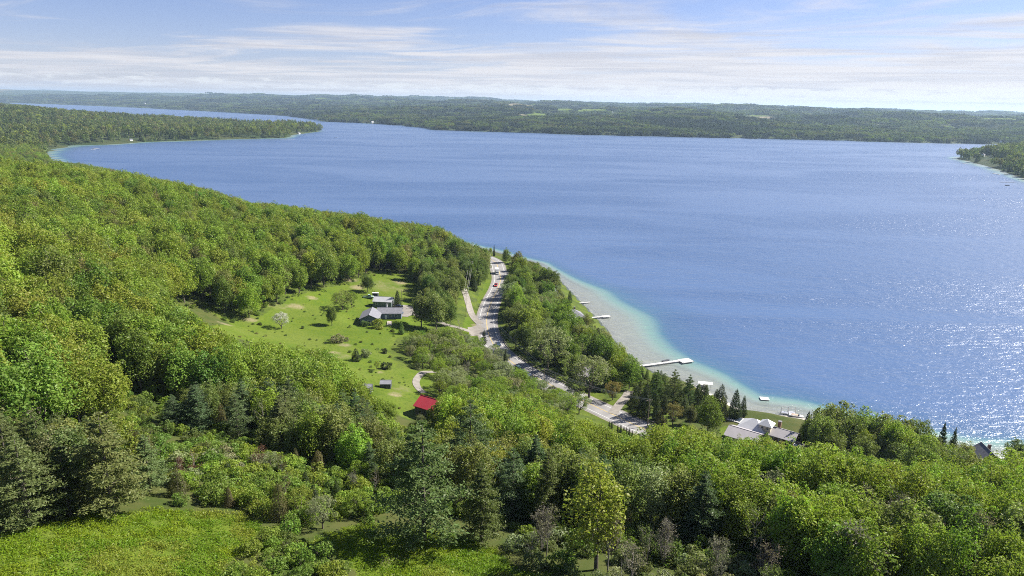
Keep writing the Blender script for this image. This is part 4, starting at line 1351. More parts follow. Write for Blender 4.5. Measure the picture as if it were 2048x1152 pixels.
# ------------------------------------------------------------------ which of them the photograph shows, and how large
def finish_trees():
    x = np.array([t['x'] for t in TREES])
    y = np.array([t['y'] for t in TREES])
    z = heights(x, y)
    for t, zz in zip(TREES, z):
        t['z'] = float(zz)
    W, Hh = 1024, 576
    buf = np.zeros((Hh, W), bool)
    dist = np.hypot(x, y)
    wid = {'broadleaf_tree': .27, 'open_tree': .44, 'poplar_tree': .18, 'pine_tree': .2, 'cedar_tree': .2, 'spruce_tree': .16, 'bare_tree': .14, 'shrub': .65}
    for i in np.argsort(dist):
        t = TREES[i]
        bx, by, w = proj(x[i], y[i], z[i])
        tx, ty, _ = proj(x[i], y[i], z[i] + t['h'])
        half = wid[t['kind']] * t['h'] * t['w'] * FPX / w / 2
        cx, cy_, hh = (bx + tx) / 4, (by + ty) / 4 , max((by - ty) / 4 * .95, .6)
        half = max(half, .5)
        a, b = int(max(0, cx - half)), int(min(W, cx + half + 1))
        c, d = int(max(0, cy_ - hh)), int(min(Hh, cy_ + hh + 1))
        if a >= b or c >= d:
            t['seen'] = 0
            continue
        yy, xx = np.mgrid[c:d, a:b]
        m = ((xx + .5 - cx) / half) ** 2 + ((yy + .5 - cy_) / hh) ** 2 <= 1
        s = buf[c:d, a:b]
        t['seen'] = int((m & ~s).sum())
        s |= m


finish_trees()
NAMES = {'broadleaf_tree': 'broadleaf tree', 'open_tree': 'open crowned tree', 'poplar_tree': 'slim poplar', 'pine_tree': 'pine', 'cedar_tree': 'cedar', 'spruce_tree': 'spruce', 'bare_tree': 'bare twiggy tree', 'shrub': 'bush'}
LANDMARKS = [('red roofed barn', BARN), ('grey house', HOUSE), ('white roofed garage', GARAGE), ('lake house', LAKEHOUSE), ('blossoming tree', pick(563, 657)), ('largest pine', pick(848, 1082)),
             ('shrub thicket', pick(560, 970)), ('slender birch', pick(1192, 1140)), ('long dock', pick(1290, 740)), ('hillside clearing', HILL_GAP), ('red pickup', pick(998, 575)), ('road bend', pick(985, 690)),
             ('arborvitae row', pick(1240, 865)), ('spruce pair', pick(1880, 936)), ('grey sheds', pick(755, 780)), ('lower field', pick(250, 1060)), ('gabled roof by the water', pick(1966, 925)),
             ('meadow tip', pick(430, 650)), ('dirt patch in the meadow', pick(735, 572)), ('hipped cottage', pick(1140, 640)), ('silvery poplar', pick(1300, 1060)), ('gravel track', pick(845, 765)),
             ('forest ridge', (-190, 485)), ('far ridge by the bay', (-340, 514)), ('upper wood', (-157, 207)), ('near wood edge', (-93, 118)), ('picture corner wood', (75, 84)), ('slope wood', (95, 125)), ('white truck', pick(994, 545))]
LXY = np.array([p for _, p in LANDMARKS])


def size_word(t):
    typical = {'broadleaf_tree': 14, 'open_tree': 8, 'poplar_tree': 13, 'pine_tree': 13, 'cedar_tree': 8, 'spruce_tree': 13, 'bare_tree': 9, 'shrub': 2.6}[t['kind']]
    r = t['h'] / typical
    return 'tall' if r > 1.13 else 'low' if r < .85 else 'middling'


ORD = ['', 'second ', 'third ', 'fourth ', 'fifth ', 'sixth ', 'seventh ', 'eighth ', 'ninth ', 'tenth ', 'eleventh ', 'twelfth ', 'thirteenth ', 'fourteenth ', 'fifteenth ', 'sixteenth ', 'seventeenth ', 'eighteenth ',
       'nineteenth ', 'twentieth ']
GROUPS = {'broadleaf_tree': 'broadleaf trees of the woods', 'open_tree': 'open crowned trees', 'poplar_tree': 'slim poplars and birches', 'pine_tree': 'pines on the slope', 'cedar_tree': 'cedars and junipers',
          'spruce_tree': 'dark spruces', 'bare_tree': 'bare twiggy trees', 'shrub': 'bushes and shrubs'}
chosen, rest = [], []
for kind in PROTO:
    c = sorted([t for t in TREES if t['kind'] == kind and (t['seen'] > 2 or t['fixed'])], key=lambda t: -(t['seen'] + 1e5 * t['fixed']))
    lim = 300 if kind in ('broadleaf_tree', 'shrub') else 150
    chosen += c[:lim]
    ids = {id(t) for t in c[:lim]}
    rest += [t for t in TREES if t['kind'] == kind and id(t) not in ids]
buckets = {}
for t in chosen:
    if t['fixed']:
        continue
    d = np.hypot(LXY[:, 0] - t['x'], LXY[:, 1] - t['y'])
    i = int(np.argmin(d))
    dx, dy = t['x'] - LXY[i, 0], t['y'] - LXY[i, 1]
    if abs(dx) > abs(dy):
        rel = 'lakeward of' if dx > 0 else 'uphill of'
    else:
        rel = 'beyond' if dy > 0 else 'this side of'
    key = (size_word(t), t['tone'], NAMES[t['kind']], rel, LANDMARKS[i][0])
    buckets.setdefault(key, []).append((d[i], t))
for key, ts in buckets.items():
    ts.sort(key=lambda q: q[0])
    for j, (_, t) in enumerate(ts):
        size, tone, nm, rel, lm = key
        t['label'] = f'{size} {tone} {nm} {rel} the {lm}' if len(ts) == 1 else f'{ORD[j]}{size} {tone} {nm} counting outward {rel} the {lm}'.strip() if j else f'first {size} {tone} {nm} counting outward {rel} the {lm}'

trng = np.random.default_rng(99)
for t in chosen:
    tm, cm, H = proto_meshes(t['kind'], t['var'])
    s = t['h'] / H
    e = bpy.data.objects.new(t['kind'], None)
    e.empty_display_size = .5
    e.location = (t['x'], t['y'], t['z'] - .1)
    e.rotation_euler = (0, 0, t['rot'])
    e.scale = (s * t['w'], s * t['w'], s)
    COL.objects.link(e)
    tag(e, t['label'], {'shrub': 'bush'}.get(t['kind'], 'tree'), GROUPS[t['kind']])
    a = bpy.data.objects.new('trunk', tm)
    b = bpy.data.objects.new('crown', cm)
    for o in (a, b):
        COL.objects.link(o)
        o.parent = e
    b.color = (*tone_col(t['tone'], trng), 1)


# ------------------------------------------------------------------ the rest of the woods, as masses
def scatter(name, protos, pts, rot, scl, idx, tint, label, cat):
    pc = bpy.data.collections.new(name + '_kinds')
    for i, me in enumerate(protos):
        o = bpy.data.objects.new(f'{name}_kind_{i:02d}', me)
        pc.objects.link(o)
    me = bpy.data.meshes.new(name)
    n = len(pts)
    me.vertices.add(n)
    me.vertices.foreach_set('co', np.asarray(pts, np.float32).ravel())
    for nm, typ, fld, arr in (('rot', 'FLOAT_VECTOR', 'vector', rot), ('scl', 'FLOAT_VECTOR', 'vector', scl), ('idx', 'INT', 'value', idx), ('tint', 'FLOAT_COLOR', 'color', tint)):
        a = me.attributes.new(nm, typ, 'POINT')
        a.data.foreach_set(fld, np.asarray(arr, np.int32 if typ == 'INT' else np.float32).ravel())
    o = bpy.data.objects.new(name, me)
    COL.objects.link(o)
    tag(o, label, cat, kind='stuff')
    ng = bpy.data.node_groups.new(name + '_scatter', 'GeometryNodeTree')
    ng.interface.new_socket('Geometry', in_out='INPUT', socket_type='NodeSocketGeometry')
    ng.interface.new_socket('Geometry', in_out='OUTPUT', socket_type='NodeSocketGeometry')
    gi, go = ng.nodes.new('NodeGroupInput'), ng.nodes.new('NodeGroupOutput')
    ip = ng.nodes.new('GeometryNodeInstanceOnPoints')
    ci = ng.nodes.new('GeometryNodeCollectionInfo')
    ci.inputs['Collection'].default_value = pc
    ci.inputs['Separate Children'].default_value = True
    ci.inputs['Reset Children'].default_value = True

    def named(nm, typ):
        k = ng.nodes.new('GeometryNodeInputNamedAttribute')
        k.data_type = typ
        k.inputs['Name'].default_value = nm
        return k.outputs['Attribute']
    ng.links.new(gi.outputs[0], ip.inputs['Points'])
    ng.links.new(ci.outputs[0], ip.inputs['Instance'])
    ip.inputs['Pick Instance'].default_value = True
    ng.links.new(named('idx', 'INT'), ip.inputs['Instance Index'])
    er = ng.nodes.new('FunctionNodeEulerToRotation')
    ng.links.new(named('rot', 'FLOAT_VECTOR'), er.inputs[0])
    ng.links.new(er.outputs[0], ip.inputs['Rotation'])
    ng.links.new(named('scl', 'FLOAT_VECTOR'), ip.inputs['Scale'])
    ng.links.new(ip.outputs[0], go.inputs[0])
    mod = o.modifiers.new('scatter', 'NODES')
    mod.node_group = ng
    return o


def joined_proto(kind, i):
    (wv, wf), (cv, cf), H = PROTO[kind][i]
    V, F = merge([(wv, wf), (cv, cf)])
    me = arr_mesh(kind + '_mass', V, F, BARK if kind != 'bare_tree' else TWIG)
    me.materials.append(LEAF_S)
    mi = np.zeros(len(F), np.int32)
    mi[len(wf):] = 1
    me.polygons.foreach_set('material_index', mi)
    return me


MASS = {'broadleaf_tree': ('broadleaf_forest', 'unbroken mass of green broadleaf crowns over the hillside', 'forest'),
        'shrub': ('undergrowth', 'tangled low green scrub under and between the trees', 'undergrowth')}
for kind in PROTO:
    ts = [t for t in rest if t['kind'] == kind and not (t['seen'] == 0 and t['x'] ** 2 + t['y'] ** 2 > 1e9)]
    if not ts:
        continue
    nm, lab, cat = MASS.get(kind, (kind.replace('_tree', '') + '_woods', f'remaining {NAMES[kind]}s half hidden in the woods', 'woods'))
    s = np.array([t['h'] / PROTO[kind][t['var']][2] for t in ts])
    w = np.array([t['w'] for t in ts])
    scatter(nm, [joined_proto(kind, i) for i in range(len(PROTO[kind]))], [(t['x'], t['y'], t['z'] - .1) for t in ts], [(0, 0, t['rot']) for t in ts],
            np.stack([s * w, s * w, s], -1), [t['var'] for t in ts], [(*tone_col(t['tone'], trng), 1) for t in ts], lab, cat)


def house_gap(x, y):
    k = np.ones(len(x), bool)
    for (a, b, c) in FAR_HOUSES:
        d = math.hypot(a, b)
        ux, uy = a / d, b / d
        f = (x - a) * ux + (y - b) * uy
        s = np.abs(-(x - a) * uy + (y - b) * ux)
        k &= ~((s < 16 + 9 * c) & (f < 12 + 8 * c) & (f > -70 - 55 * c))
    return k


def build_far_woods():
    rng = np.random.default_rng(5)
    # single cheap trees: the spit on the left and the point on the right
    P, Tn = [], []
    spit = np.array([at(*p) for p in [(-400, 330), (92, 326), (92, 310), (105, 300), (146, 291), (300, 284), (450, 279), (575, 276), (648, 262), (640, 258), (500, 254), (300, 248), (200, 240), (120, 229), (60, 218), (-300, 207)]])
    spit[0] = (-2600, 1200)
    for poly, sp in ((spit, 14.5), (ISLE, 10.5)):
        x0, y0 = poly.min(0)
        x1, y1 = poly.max(0)
        n = int((x1 - x0) * (y1 - y0) / (sp * sp))
        x = rng.uniform(x0, x1, n)
        y = rng.uniform(y0, y1, n)
        k = poly_sd(poly, x, y) > 0
        px, py, w = proj(x, y, np.zeros(n))
        k &= (px > -150) & (px < 2200) & (w > 0)
        x, y = x[k], y[k]
        s = shore_sd(x, y)
        # open ground behind the trees on the spit
        o = (s > 4) & (rng.uniform(size=len(x)) < .93) & (vnoise(x / 130, y / 90, 61) < .86) & house_gap(x, y)
        P.append(np.stack([x[o], y[o]], -1))
    xy = np.vstack(P)
    con = vnoise(xy[:, 0] / 90, xy[:, 1] / 90, 62) + rng.uniform(-.25, .25, len(xy)) > .60
    n = len(xy)
    z = heights(xy[:, 0], xy[:, 1])
    sc = rng.uniform(.85, 1.65, n) * (1 + .25 * (vnoise(xy[:, 0] / 60, xy[:, 1] / 60, 63) - .5))
    cols = np.array([TONE[k] for k in ('olive', 'bronze', 'yellow green', 'mid green', 'dusty green', 'olive')])
    tint = cols[rng.integers(0, len(cols), n)] * rng.uniform(.5, 1.1, (n, 1))
    dk = np.array([TONE['dark green'], TONE['pine green'], TONE['mid green']])
    tint[con] = dk[rng.integers(0, 3, con.sum())]
    idx = np.where(con, rng.integers(3, 5, n), rng.integers(0, 3, n))
    protos = [arr_mesh('bay_tree_mass', *p_far(900 + i), LEAF_S) for i in range(3)] + [arr_mesh('bay_conifer_mass', *p_far(910 + i, True), LEAF_S) for i in range(2)]
    scatter('bay_woods', protos, np.column_stack([xy, z - .5]), np.column_stack([np.zeros((n, 2)), rng.uniform(0, 6.28, n)]), np.column_stack([sc * rng.uniform(.9, 1.25, n), sc * rng.uniform(.9, 1.25, n), sc]), idx,
            np.column_stack([tint, np.ones(n)]), 'mixed woods on the low spit and the point across the bay', 'woods')
    # groves on the far shore
    groves = []
    for i in range(5):
        g = []
        for k in range(15):
            V, F = p_far(950 + i * 20 + k, conifer=(i == 4) or (rng.uniform() < .12))
            ox, oy = rng.uniform(-21, 21, 2)
            s = rng.uniform(.7, 1.15)
            g.append((V * np.array([s * 1.25, s * 1.25, s]) + np.array([ox, oy, -.5]), F))
        groves.append(arr_mesh('far_grove_mass', *merge(g), LEAF_S))
    P, S = [], []
    for d0, d1, sp, sc in ((2500, 4300, 29, 1.0), (4300, 7000, 52, 1.5), (7000, 13500, 95, 2.2)):
        X0, Xm, Ym = -d1 * .86, d1 * .86, d1
        n = int((Xm - X0) * Ym / (sp * sp))
        x = rng.uniform(X0, Xm, n)
        y = rng.uniform(0, Ym, n)
        d = np.hypot(x, y)
        k = (d >= d0) & (d < d1)
        x, y = x[k], y[k]
        px, py, w = proj(x, y, np.zeros(len(x)))
        k = (px > -160) & (px < 2210) & (w > 0)
        x, y = x[k], y[k]
        s = shore_sd(x, y)
        k = (s > 18 * sc) & ~far_field_mask(x, y, s) & (poly_sd(spit, x, y) < 0) & (poly_sd(ISLE, x, y) < 0)
        k &= house_gap(x, y)
        P.append(np.stack([x[k], y[k]], -1))
        S.append(np.full(k.sum(), sc))
        # a dense fringe along the shore
        k2 = (s > 6) & (s <= 40) & house_gap(x, y) & (poly_sd(spit, x, y) < 0)
        P.append(np.stack([x[k2], y[k2]], -1))
        S.append(np.full(k2.sum(), min(sc, 1.25)))
    xy = np.vstack(P)
    sc = np.concatenate(S) * rng.uniform(.85, 1.15, len(xy))
    n = len(xy)
    z = heights(xy[:, 0], xy[:, 1])
    pat = fbm(xy[:, 0] / 240, xy[:, 1] / 200, 64, 3) + rng.uniform(-.12, .12, n)
    cols = np.array([TONE[k] for k in ('dark green', 'dark green', 'mid green', 'olive', 'lime', 'bronze', 'dark green')])
    ci = np.clip(((pat - .28) / .46 * len(cols)).astype(int), 0, len(cols) - 1)
    tint = cols[ci] * rng.uniform(.36, .85, (n, 1))
    idx = np.where(ci == 0, 4, rng.integers(0, 4, n))
    zs = 1 + (sc - 1) * .35
    scatter('far_shore_forest', groves, np.column_stack([xy, z - .5]), np.column_stack([np.zeros((n, 2)), rng.uniform(0, 6.28, n)]), np.column_stack([sc, sc, zs]), idx,
            np.column_stack([tint, np.ones(n)]), 'hazy forest covering the hills across the lake', 'forest')


build_far_woods()


def build_grass():
    rng = np.random.default_rng(8)
    protos = []
    for i in range(3):
        n = 90
        p = np.column_stack([rng.uniform(-1.1, 1.1, (n, 2)), np.zeros(n)])
        hgt = rng.uniform(.04, .13, n)
        an = rng.uniform(0, 6.28, n)
        u = np.column_stack([np.cos(an), np.sin(an), np.zeros(n)]) * rng.uniform(.05, .11, (n, 1))
        lean = np.column_stack([rng.normal(size=(n, 2)) * .09, hgt])
        V = np.stack([p - u, p + u, p + u * .3 + lean, p - u * .3 + lean], 1).reshape(-1, 3)
        protos.append(arr_mesh('grass_tuft_mass', V, np.arange(4 * n).reshape(n, 4), LEAF_S))
    pts = []
    for P, sp in ((GRASS_POLYS[0], .72), (GRASS_POLYS[1], .72)):
        x0, y0 = P.min(0)
        x1, y1 = P.max(0)
        n = int((x1 - x0) * (y1 - y0) / sp ** 2)
        x, y = rng.uniform(x0, x1, n), rng.uniform(y0, y1, n)
        k = poly_sd(P, x, y) > 0
        for (a, b, r) in [(p[0], p[1], p[2] * .75) for p in PADS]:
            k &= np.hypot(x - a, y - b) > r
        for c, w in DRIVES.values():
            k &= np.min(np.hypot(x[:, None] - c[:, 0], y[:, None] - c[:, 1]), 1) > w * .5 + .8
        pts.append(np.stack([x[k], y[k]], -1))
    xy = np.vstack(pts)
    n = len(xy)
    z = heights(xy[:, 0], xy[:, 1])
    cols = np.array([(.115, .175, .009), (.138, .185, .010), (.098, .162, .009), (.150, .175, .020)])
    pat = fbm(xy[:, 0] / 9, xy[:, 1] / 9, 71, 3)
    ci = np.clip(((pat - .25) / .5 * 4).astype(int), 0, 3)
    tint = cols[ci] * rng.uniform(1.1, 1.4, (n, 1))
    s = rng.uniform(.6, 1.25, n)
    scatter('meadow_grass', protos, np.column_stack([xy, z]), np.column_stack([np.zeros((n, 2)), rng.uniform(0, 6.28, n)]), np.column_stack([s, s, s * rng.uniform(.6, 1.3, n)]), rng.integers(0, 3, n),
            np.column_stack([tint, np.ones(n)]), 'bright rough grass of the meadow and the lower fields', 'grass')


build_grass()
print('TREES', len(TREES), 'chosen', len(chosen), {k: sum(t['kind'] == k for t in TREES) for k in PROTO})
# ------------------------------------------------------------------ built things: helpers
class MB:
    def __init__(s):
        s.v, s.f = [], []

    def face(s, pts):
        i = len(s.v)
        s.v += [tuple(p) for p in pts]
        s.f.append(tuple(range(i, i + len(pts))))
        return s

    def hexa(s, p):   # 8 corners: bottom ring then top ring
        i = len(s.v)
        s.v += [tuple(q) for q in p]
        for a in ((3, 2, 1, 0), (4, 5, 6, 7), (0, 1, 5, 4), (1, 2, 6, 5), (2, 3, 7, 6), (3, 0, 4, 7)):
            s.f.append(tuple(i + k for k in a))
        return s

    def box(s, cx, cy, cz, sx, sy, sz, top=1.0):
        x, y, z = sx / 2, sy / 2, sz / 2
        b = [(cx - x, cy - y, cz - z), (cx + x, cy - y, cz - z), (cx + x, cy + y, cz - z), (cx - x, cy + y, cz - z)]
        t = [(cx - x * top, cy - y * top, cz + z), (cx + x * top, cy - y * top, cz + z), (cx + x * top, cy + y * top, cz + z), (cx - x * top, cy + y * top, cz + z)]
        return s.hexa(b + t)

    def tube(s, path, radii, sides=8, cap=True):
        v, f = tube(path, radii if hasattr(radii, '__len__') else [radii] * len(path), sides)
        i = len(s.v)
        s.v += [tuple(q) for q in v]
        s.f += [tuple(int(k) + i for k in q) for q in f]
        if cap:
            s.f.append(tuple(range(i, i + sides)))
            s.f.append(tuple(range(i + len(v) - sides, i + len(v))))
        return s

    def slab(s, pts, th):
        """flat polygon with thickness downwards"""
        n = len(pts)
        i = len(s.v)
        s.v += [tuple(p) for p in pts] + [(p[0], p[1], p[2] - th) for p in pts]
        s.f.append(tuple(range(i, i + n)))
        s.f.append(tuple(range(i + 2 * n - 1, i + n - 1, -1)))
        for k in range(n):
            k2 = (k + 1) % n
            s.f.append((i + k, i + n + k, i + n + k2, i + k2))
        return s

    def build(s, name, material, parent=None, smooth_=False):
        me = bpy.data.meshes.new(name)
        me.from_pydata(s.v, [], s.f)
        me.update()
        me.materials.append(material)
        if smooth_:
            for p in me.polygons:
                p.use_smooth = True
        o = bpy.data.objects.new(name, me)
        COL.objects.link(o)
        if parent is not None:
            o.parent = parent
        return o


def empty(name, x, y, z, rot=0.0, label=None, cat=None, group=None):
    e = bpy.data.objects.new(name, None)
    e.empty_display_size = .5
    e.location = (x, y, z)
    e.rotation_euler = (0, 0, rot)
    COL.objects.link(e)
    return tag(e, label, cat, group)


ASPHALT = mat('aged_asphalt', (0.215, 0.207, 0.203), .9, noise=.14, nscale=.25)
LINE_W = mat('road_paint_white', (.50, .50, .48), .7, noise=.1)
LINE_Y = mat('road_paint_yellow', (.55, .40, .10), .7, noise=.1)
GRAVEL = mat('pale_gravel', (.20, .182, .16), .95, noise=.18, nscale=.5)
GLASS = mat('dark_window_glass', (.03, .045, .06), .12, noise=.1, spec=.6)
WHITE = mat('white_paint', (.62, .62, .61), .5, noise=.04)
TRIM = mat('pale_trim', (.62, .63, .64), .6, noise=.05)
SLATE_WALL = mat('slate_blue_siding', (.115, .145, .185), .75, noise=.08)
ROOF_GREY = mat('grey_shingles', (.165, .165, .185), .9, noise=.18, nscale=1.5)
ROOF_MAUVE = mat('mauve_grey_metal_roof', (.30, .28, .29), .5, metal=.0, noise=.07, spec=.5)
ROOF_PALE_SUNLIT = mat('pale_and_sunlit_metal_roof', (.56, .56, .57), .45, noise=.05, spec=.5)  # pale far-house roofs; on the lake house hips, sunlight painted into the colour
ROOF_DARK = mat('dark_shingles', (.17, .165, .175), .9, noise=.15, nscale=1.5)
RED = mat('red_metal_roof', (.36, .030, .042), .55, noise=.08, spec=.5)
BARNWOOD = mat('weathered_barn_wood', (.085, .08, .078), .9, noise=.3, nscale=1.2)
SHEDWALL = mat('dark_shed_wall', (.055, .06, .075), .85, noise=.2)
SHEDROOF = mat('shed_grey_roof', (.20, .20, .225), .85, noise=.12)
GREENWALL = mat('sage_siding', (.13, .165, .15), .75, noise=.08)
CREAM = mat('cream_siding', (.50, .46, .38), .75, noise=.06)
BROWNWALL = mat('brown_siding', (.12, .085, .06), .8, noise=.15)
BRICK = mat('brown_brick', (.20, .12, .085), .9, noise=.25, nscale=4)
DOCK = mat('weathered_dock_boards', (.40, .395, .385), .8, noise=.12, nscale=2.0)
STEEL = mat('galvanised_steel', (.45, .46, .47), .45, metal=.6, noise=.08)
RUSTRAIL = mat('dull_guardrail_steel', (.16, .145, .14), .7, metal=.3, noise=.2)
POLEWOOD = mat('pole_wood', (.19, .15, .115), .9, noise=.2)
WIRE = mat('wire', (.42, .40, .37), .6)
ROCK = mat('shore_rock', (.33, .30, .27), .9, noise=.3, nscale=1.5, bump=.4)
TYRE = mat('tyre_rubber', (.02, .02, .02), .9)
RIM = mat('wheel_rim', (.4, .4, .42), .35, metal=.7)
LAMP_F = mat('headlight_glass', (.75, .76, .78), .2)
LAMP_R = mat('tail_light', (.35, .02, .02), .3)
PAINT = {k: mat('car_paint_' + k, c, .28, noise=.03, spec=.6) for k, c in dict(black=(.02, .021, .025), red=(.36, .03, .025), white=(.75, .75, .75), teal=(.10, .17, .16), silver=(.42, .43, .45), navy=(.03, .045, .08), sage=(.30, .42, .34)).items()}


def ribbon(name, c, width, lift, material, across=3, follow=True, kind='structure', z=None):
    c = np.asarray(c, float)
    tg = np.gradient(c, axis=0)
    tg /= np.linalg.norm(tg, axis=1, keepdims=True) + 1e-9
    nr = np.stack([-tg[:, 1], tg[:, 0]], -1)
    offs = np.linspace(-.5, .5, across) * width
    P = c[:, None, :] + nr[:, None, :] * offs[None, :, None]
    zz = heights(P[..., 0].ravel(), P[..., 1].ravel()) + lift if z is None else np.full(P[..., 0].size, z)
    v = np.column_stack([P.reshape(-1, 2), zz])
    o = mesh_obj(name, v, grid_faces(across, len(c)), material, True)
    if kind:
        o['kind'] = kind
    return o


# ------------------------------------------------------------------ road and drives
def resample(c, step):
    d = np.concatenate([[0], np.cumsum(np.hypot(*np.diff(c, axis=0).T))])
    s = np.arange(0, d[-1], step)
    return np.column_stack([np.interp(s, d, c[:, 0]), np.interp(s, d, c[:, 1])])


RC = resample(ROADC, 3.0)
rt = np.gradient(RC, axis=0)
rt /= np.linalg.norm(rt, axis=1, keepdims=True)
RN = np.stack([-rt[:, 1], rt[:, 0]], -1)
ribbon('gravel_shoulder', RC, 11.6, 0, GRAVEL, 2, z=ROAD_Z + .03)
ribbon('road', RC, 10.0, 0, ASPHALT, 2, z=ROAD_Z + .06)
ribbon('edge_line', RC + RN * 3.75, .24, 0, LINE_W, 2, z=ROAD_Z + .075)
ribbon('edge_line', RC - RN * 3.75, .24, 0, LINE_W, 2, z=ROAD_Z + .075)
ribbon('centre_line', RC + RN * .12, .12, 0, LINE_Y, 2, z=ROAD_Z + .075)
ribbon('centre_line', RC - RN * .12, .12, 0, LINE_Y, 2, z=ROAD_Z + .075)
for nm, (c, w) in DRIVES.items():
    o = ribbon('driveway' if 'track' not in nm else 'gravel_track', resample(c, 1.5), w, .14, GRAVEL, 4)


def patch(name, pp, material, lift=.12):
    P = world_poly(pp)
    c = P.mean(0)
    V, F = [], []
    rings = 5
    n = len(P) * 4
    Q = np.vstack([P[i] + (P[(i + 1) % len(P)] - P[i]) * t for i in range(len(P)) for t in (0, .25, .5, .75)]).reshape(-1, 2)
    pts = np.vstack([c + (Q - c) * (k / rings) for k in range(1, rings + 1)])
    z = heights(pts[:, 0], pts[:, 1]) + lift
    v = np.column_stack([pts, z]).tolist() + [[c[0], c[1], hz(*c) + lift]]
    ci = len(v) - 1
    m = MB()
    m.v = v
    for i in range(n):
        j = (i + 1) % n
        m.f.append((ci, i, j))
        for k in range(rings - 1):
            m.f.append((k * n + i, (k + 1) * n + i, (k + 1) * n + j, k * n + j))
    o = m.build(name, material)
    o['kind'] = 'structure'


patch('parking_pad', [(783, 615), (800, 611), (825, 612), (832, 628), (815, 634), (784, 634)], GRAVEL)
patch('parking_pad', [(1535, 880), (1580, 876), (1612, 888), (1600, 905), (1545, 900)], ASPHALT)
patch('roadside_pad', [(935, 655), (962, 648), (968, 668), (940, 672)], GRAVEL)


# ------------------------------------------------------------------ buildings
def window(par, x, y, z, w, h, axis_, out, frame=TRIM):
    """window with frame and pane on a wall; axis_ 'x': wall runs along x (faces +-y)"""
    if axis_ == 'x':
        f = MB().box(x, y + out * .03, z, w, .12, h).build('window', frame, par)
        MB().box(x, y + out * .06, z, w * .82, .12, h * .8).build('pane', GLASS, f)
    else:
        f = MB().box(x + out * .03, y, z, .12, w, h).build('window', frame, par)
        MB().box(x + out * .06, y, z, .12, w * .82, h * .8).build('pane', GLASS, f)


def gable(par, cx, cy, L, W, z0, eave, ridge, wallm, roofm, over=.5, wins=(), door=None, rot90=False, frame=TRIM, th=.18):
    """a gabled block inside a building: walls with gable ends, two roof slopes, windows. ridge along x (or y when rot90)"""
    def T(x, y, z):
        return (cx - y, cy + x, z) if rot90 else (cx + x, cy + y, z)
    a, b = L / 2, W / 2
    m = MB()
    m.face([T(-a, -b, z0), T(a, -b, z0), T(a, -b, eave), T(-a, -b, eave)])
    m.face([T(a, b, z0), T(-a, b, z0), T(-a, b, eave), T(a, b, eave)])
    m.face([T(a, -b, z0), T(a, b, z0), T(a, b, eave), T(a, 0, ridge - .05), T(a, -b, eave)])
    m.face([T(-a, b, z0), T(-a, -b, z0), T(-a, -b, eave), T(-a, 0, ridge - .05), T(-a, b, eave)])
    m.build('wall', wallm, par)
    k = (ridge - eave) / b
    for s in (-1, 1):
        e = b + over
        zz = ridge - k * e
        pts = [T(-a - over, 0, ridge + .1), T(-a - over, s * e, zz + .1), T(a + over, s * e, zz + .1), T(a + over, 0, ridge + .1)]
        if s < 0:
            pts = pts[::1]
        else:
            pts = pts[::-1]
        MB().slab(pts, th).build('roof_slope', roofm, par)
    MB().tube([T(-a - over, 0, ridge + .12), T(a + over, 0, ridge + .12)], .09, 6).build('ridge_cap', roofm, par)
    for (side, pos, zc, w, h) in wins:
        if side in ('-y', '+y'):
            s = -1 if side == '-y' else 1
            x, y, _ = T(pos, s * b, 0)
            window(par, x, y, zc, w, h, 'y' if rot90 else 'x', (-s if rot90 else s), frame)
        else:
            s = -1 if side == '-x' else 1
            x, y, _ = T(s * a, pos, 0)
            window(par, x, y, zc, w, h, 'x' if rot90 else 'y', s, frame)
    if door:
        side, pos, w, h, dm = door
        s = -1 if side[0] == '-' else 1
        if side[1] == 'y':
            x, y, _ = T(pos, s * b, 0)
            ax = 'y' if rot90 else 'x'
            o = -s if rot90 else s
        else:
            x, y, _ = T(s * a, pos, 0)
            ax = 'x' if rot90 else 'y'
            o = s
        if ax == 'x':
            d = MB().box(x, y + o * .03, z0 + h / 2, w, .12, h).build('door', dm, par)
            MB().box(x + w * .35, y + o * .11, z0 + h * .48, .08, .06, .16).build('handle', STEEL, d)
        else:
            d = MB().box(x + o * .03, y, z0 + h / 2, .12, w, h).build('door', dm, par)
            MB().box(x + o * .11, y + w * .35, z0 + h * .48, .06, .08, .16).build('handle', STEEL, d)


def hip(par, cx, cy, L, W, z0, eave, ridge, wallm, roofm, over=.5, rl=None, name='roof'):
    MB().box(cx, cy, (z0 + eave) / 2, L, W, eave - z0).build('wall', wallm, par)
    a, b = L / 2 + over, W / 2 + over
    r = (L - W) / 2 if rl is None else rl
    r = max(r, .05)
    z1 = eave - .1
    m = MB()
    m.face([(cx - a, cy - b, z1), (cx + a, cy - b, z1), (cx + r, cy, ridge), (cx - r, cy, ridge)])
    m.face([(cx + a, cy + b, z1), (cx - a, cy + b, z1), (cx - r, cy, ridge), (cx + r, cy, ridge)])
    m.face([(cx + a, cy - b, z1), (cx + a, cy + b, z1), (cx + r, cy, ridge)])
    m.face([(cx - a, cy + b, z1), (cx - a, cy - b, z1), (cx - r, cy, ridge)])
    m.face([(cx - a, cy + b, z1), (cx + a, cy + b, z1), (cx + a, cy - b, z1), (cx - a, cy - b, z1)])
    return m.build(name, roofm, par)


def chimney(par, x, y, z0, z1, w=.8, m=None):
    c = MB().box(x, y, (z0 + z1) / 2, w, w, z1 - z0).build('chimney', m or BRICK, par)
    MB().box(x, y, z1 + .06, w * 1.25, w * 1.25, .16).build('cap', ROOF_DARK, c)


def angle(p, q):
    return math.atan2(q[1] - p[1], q[0] - p[0])


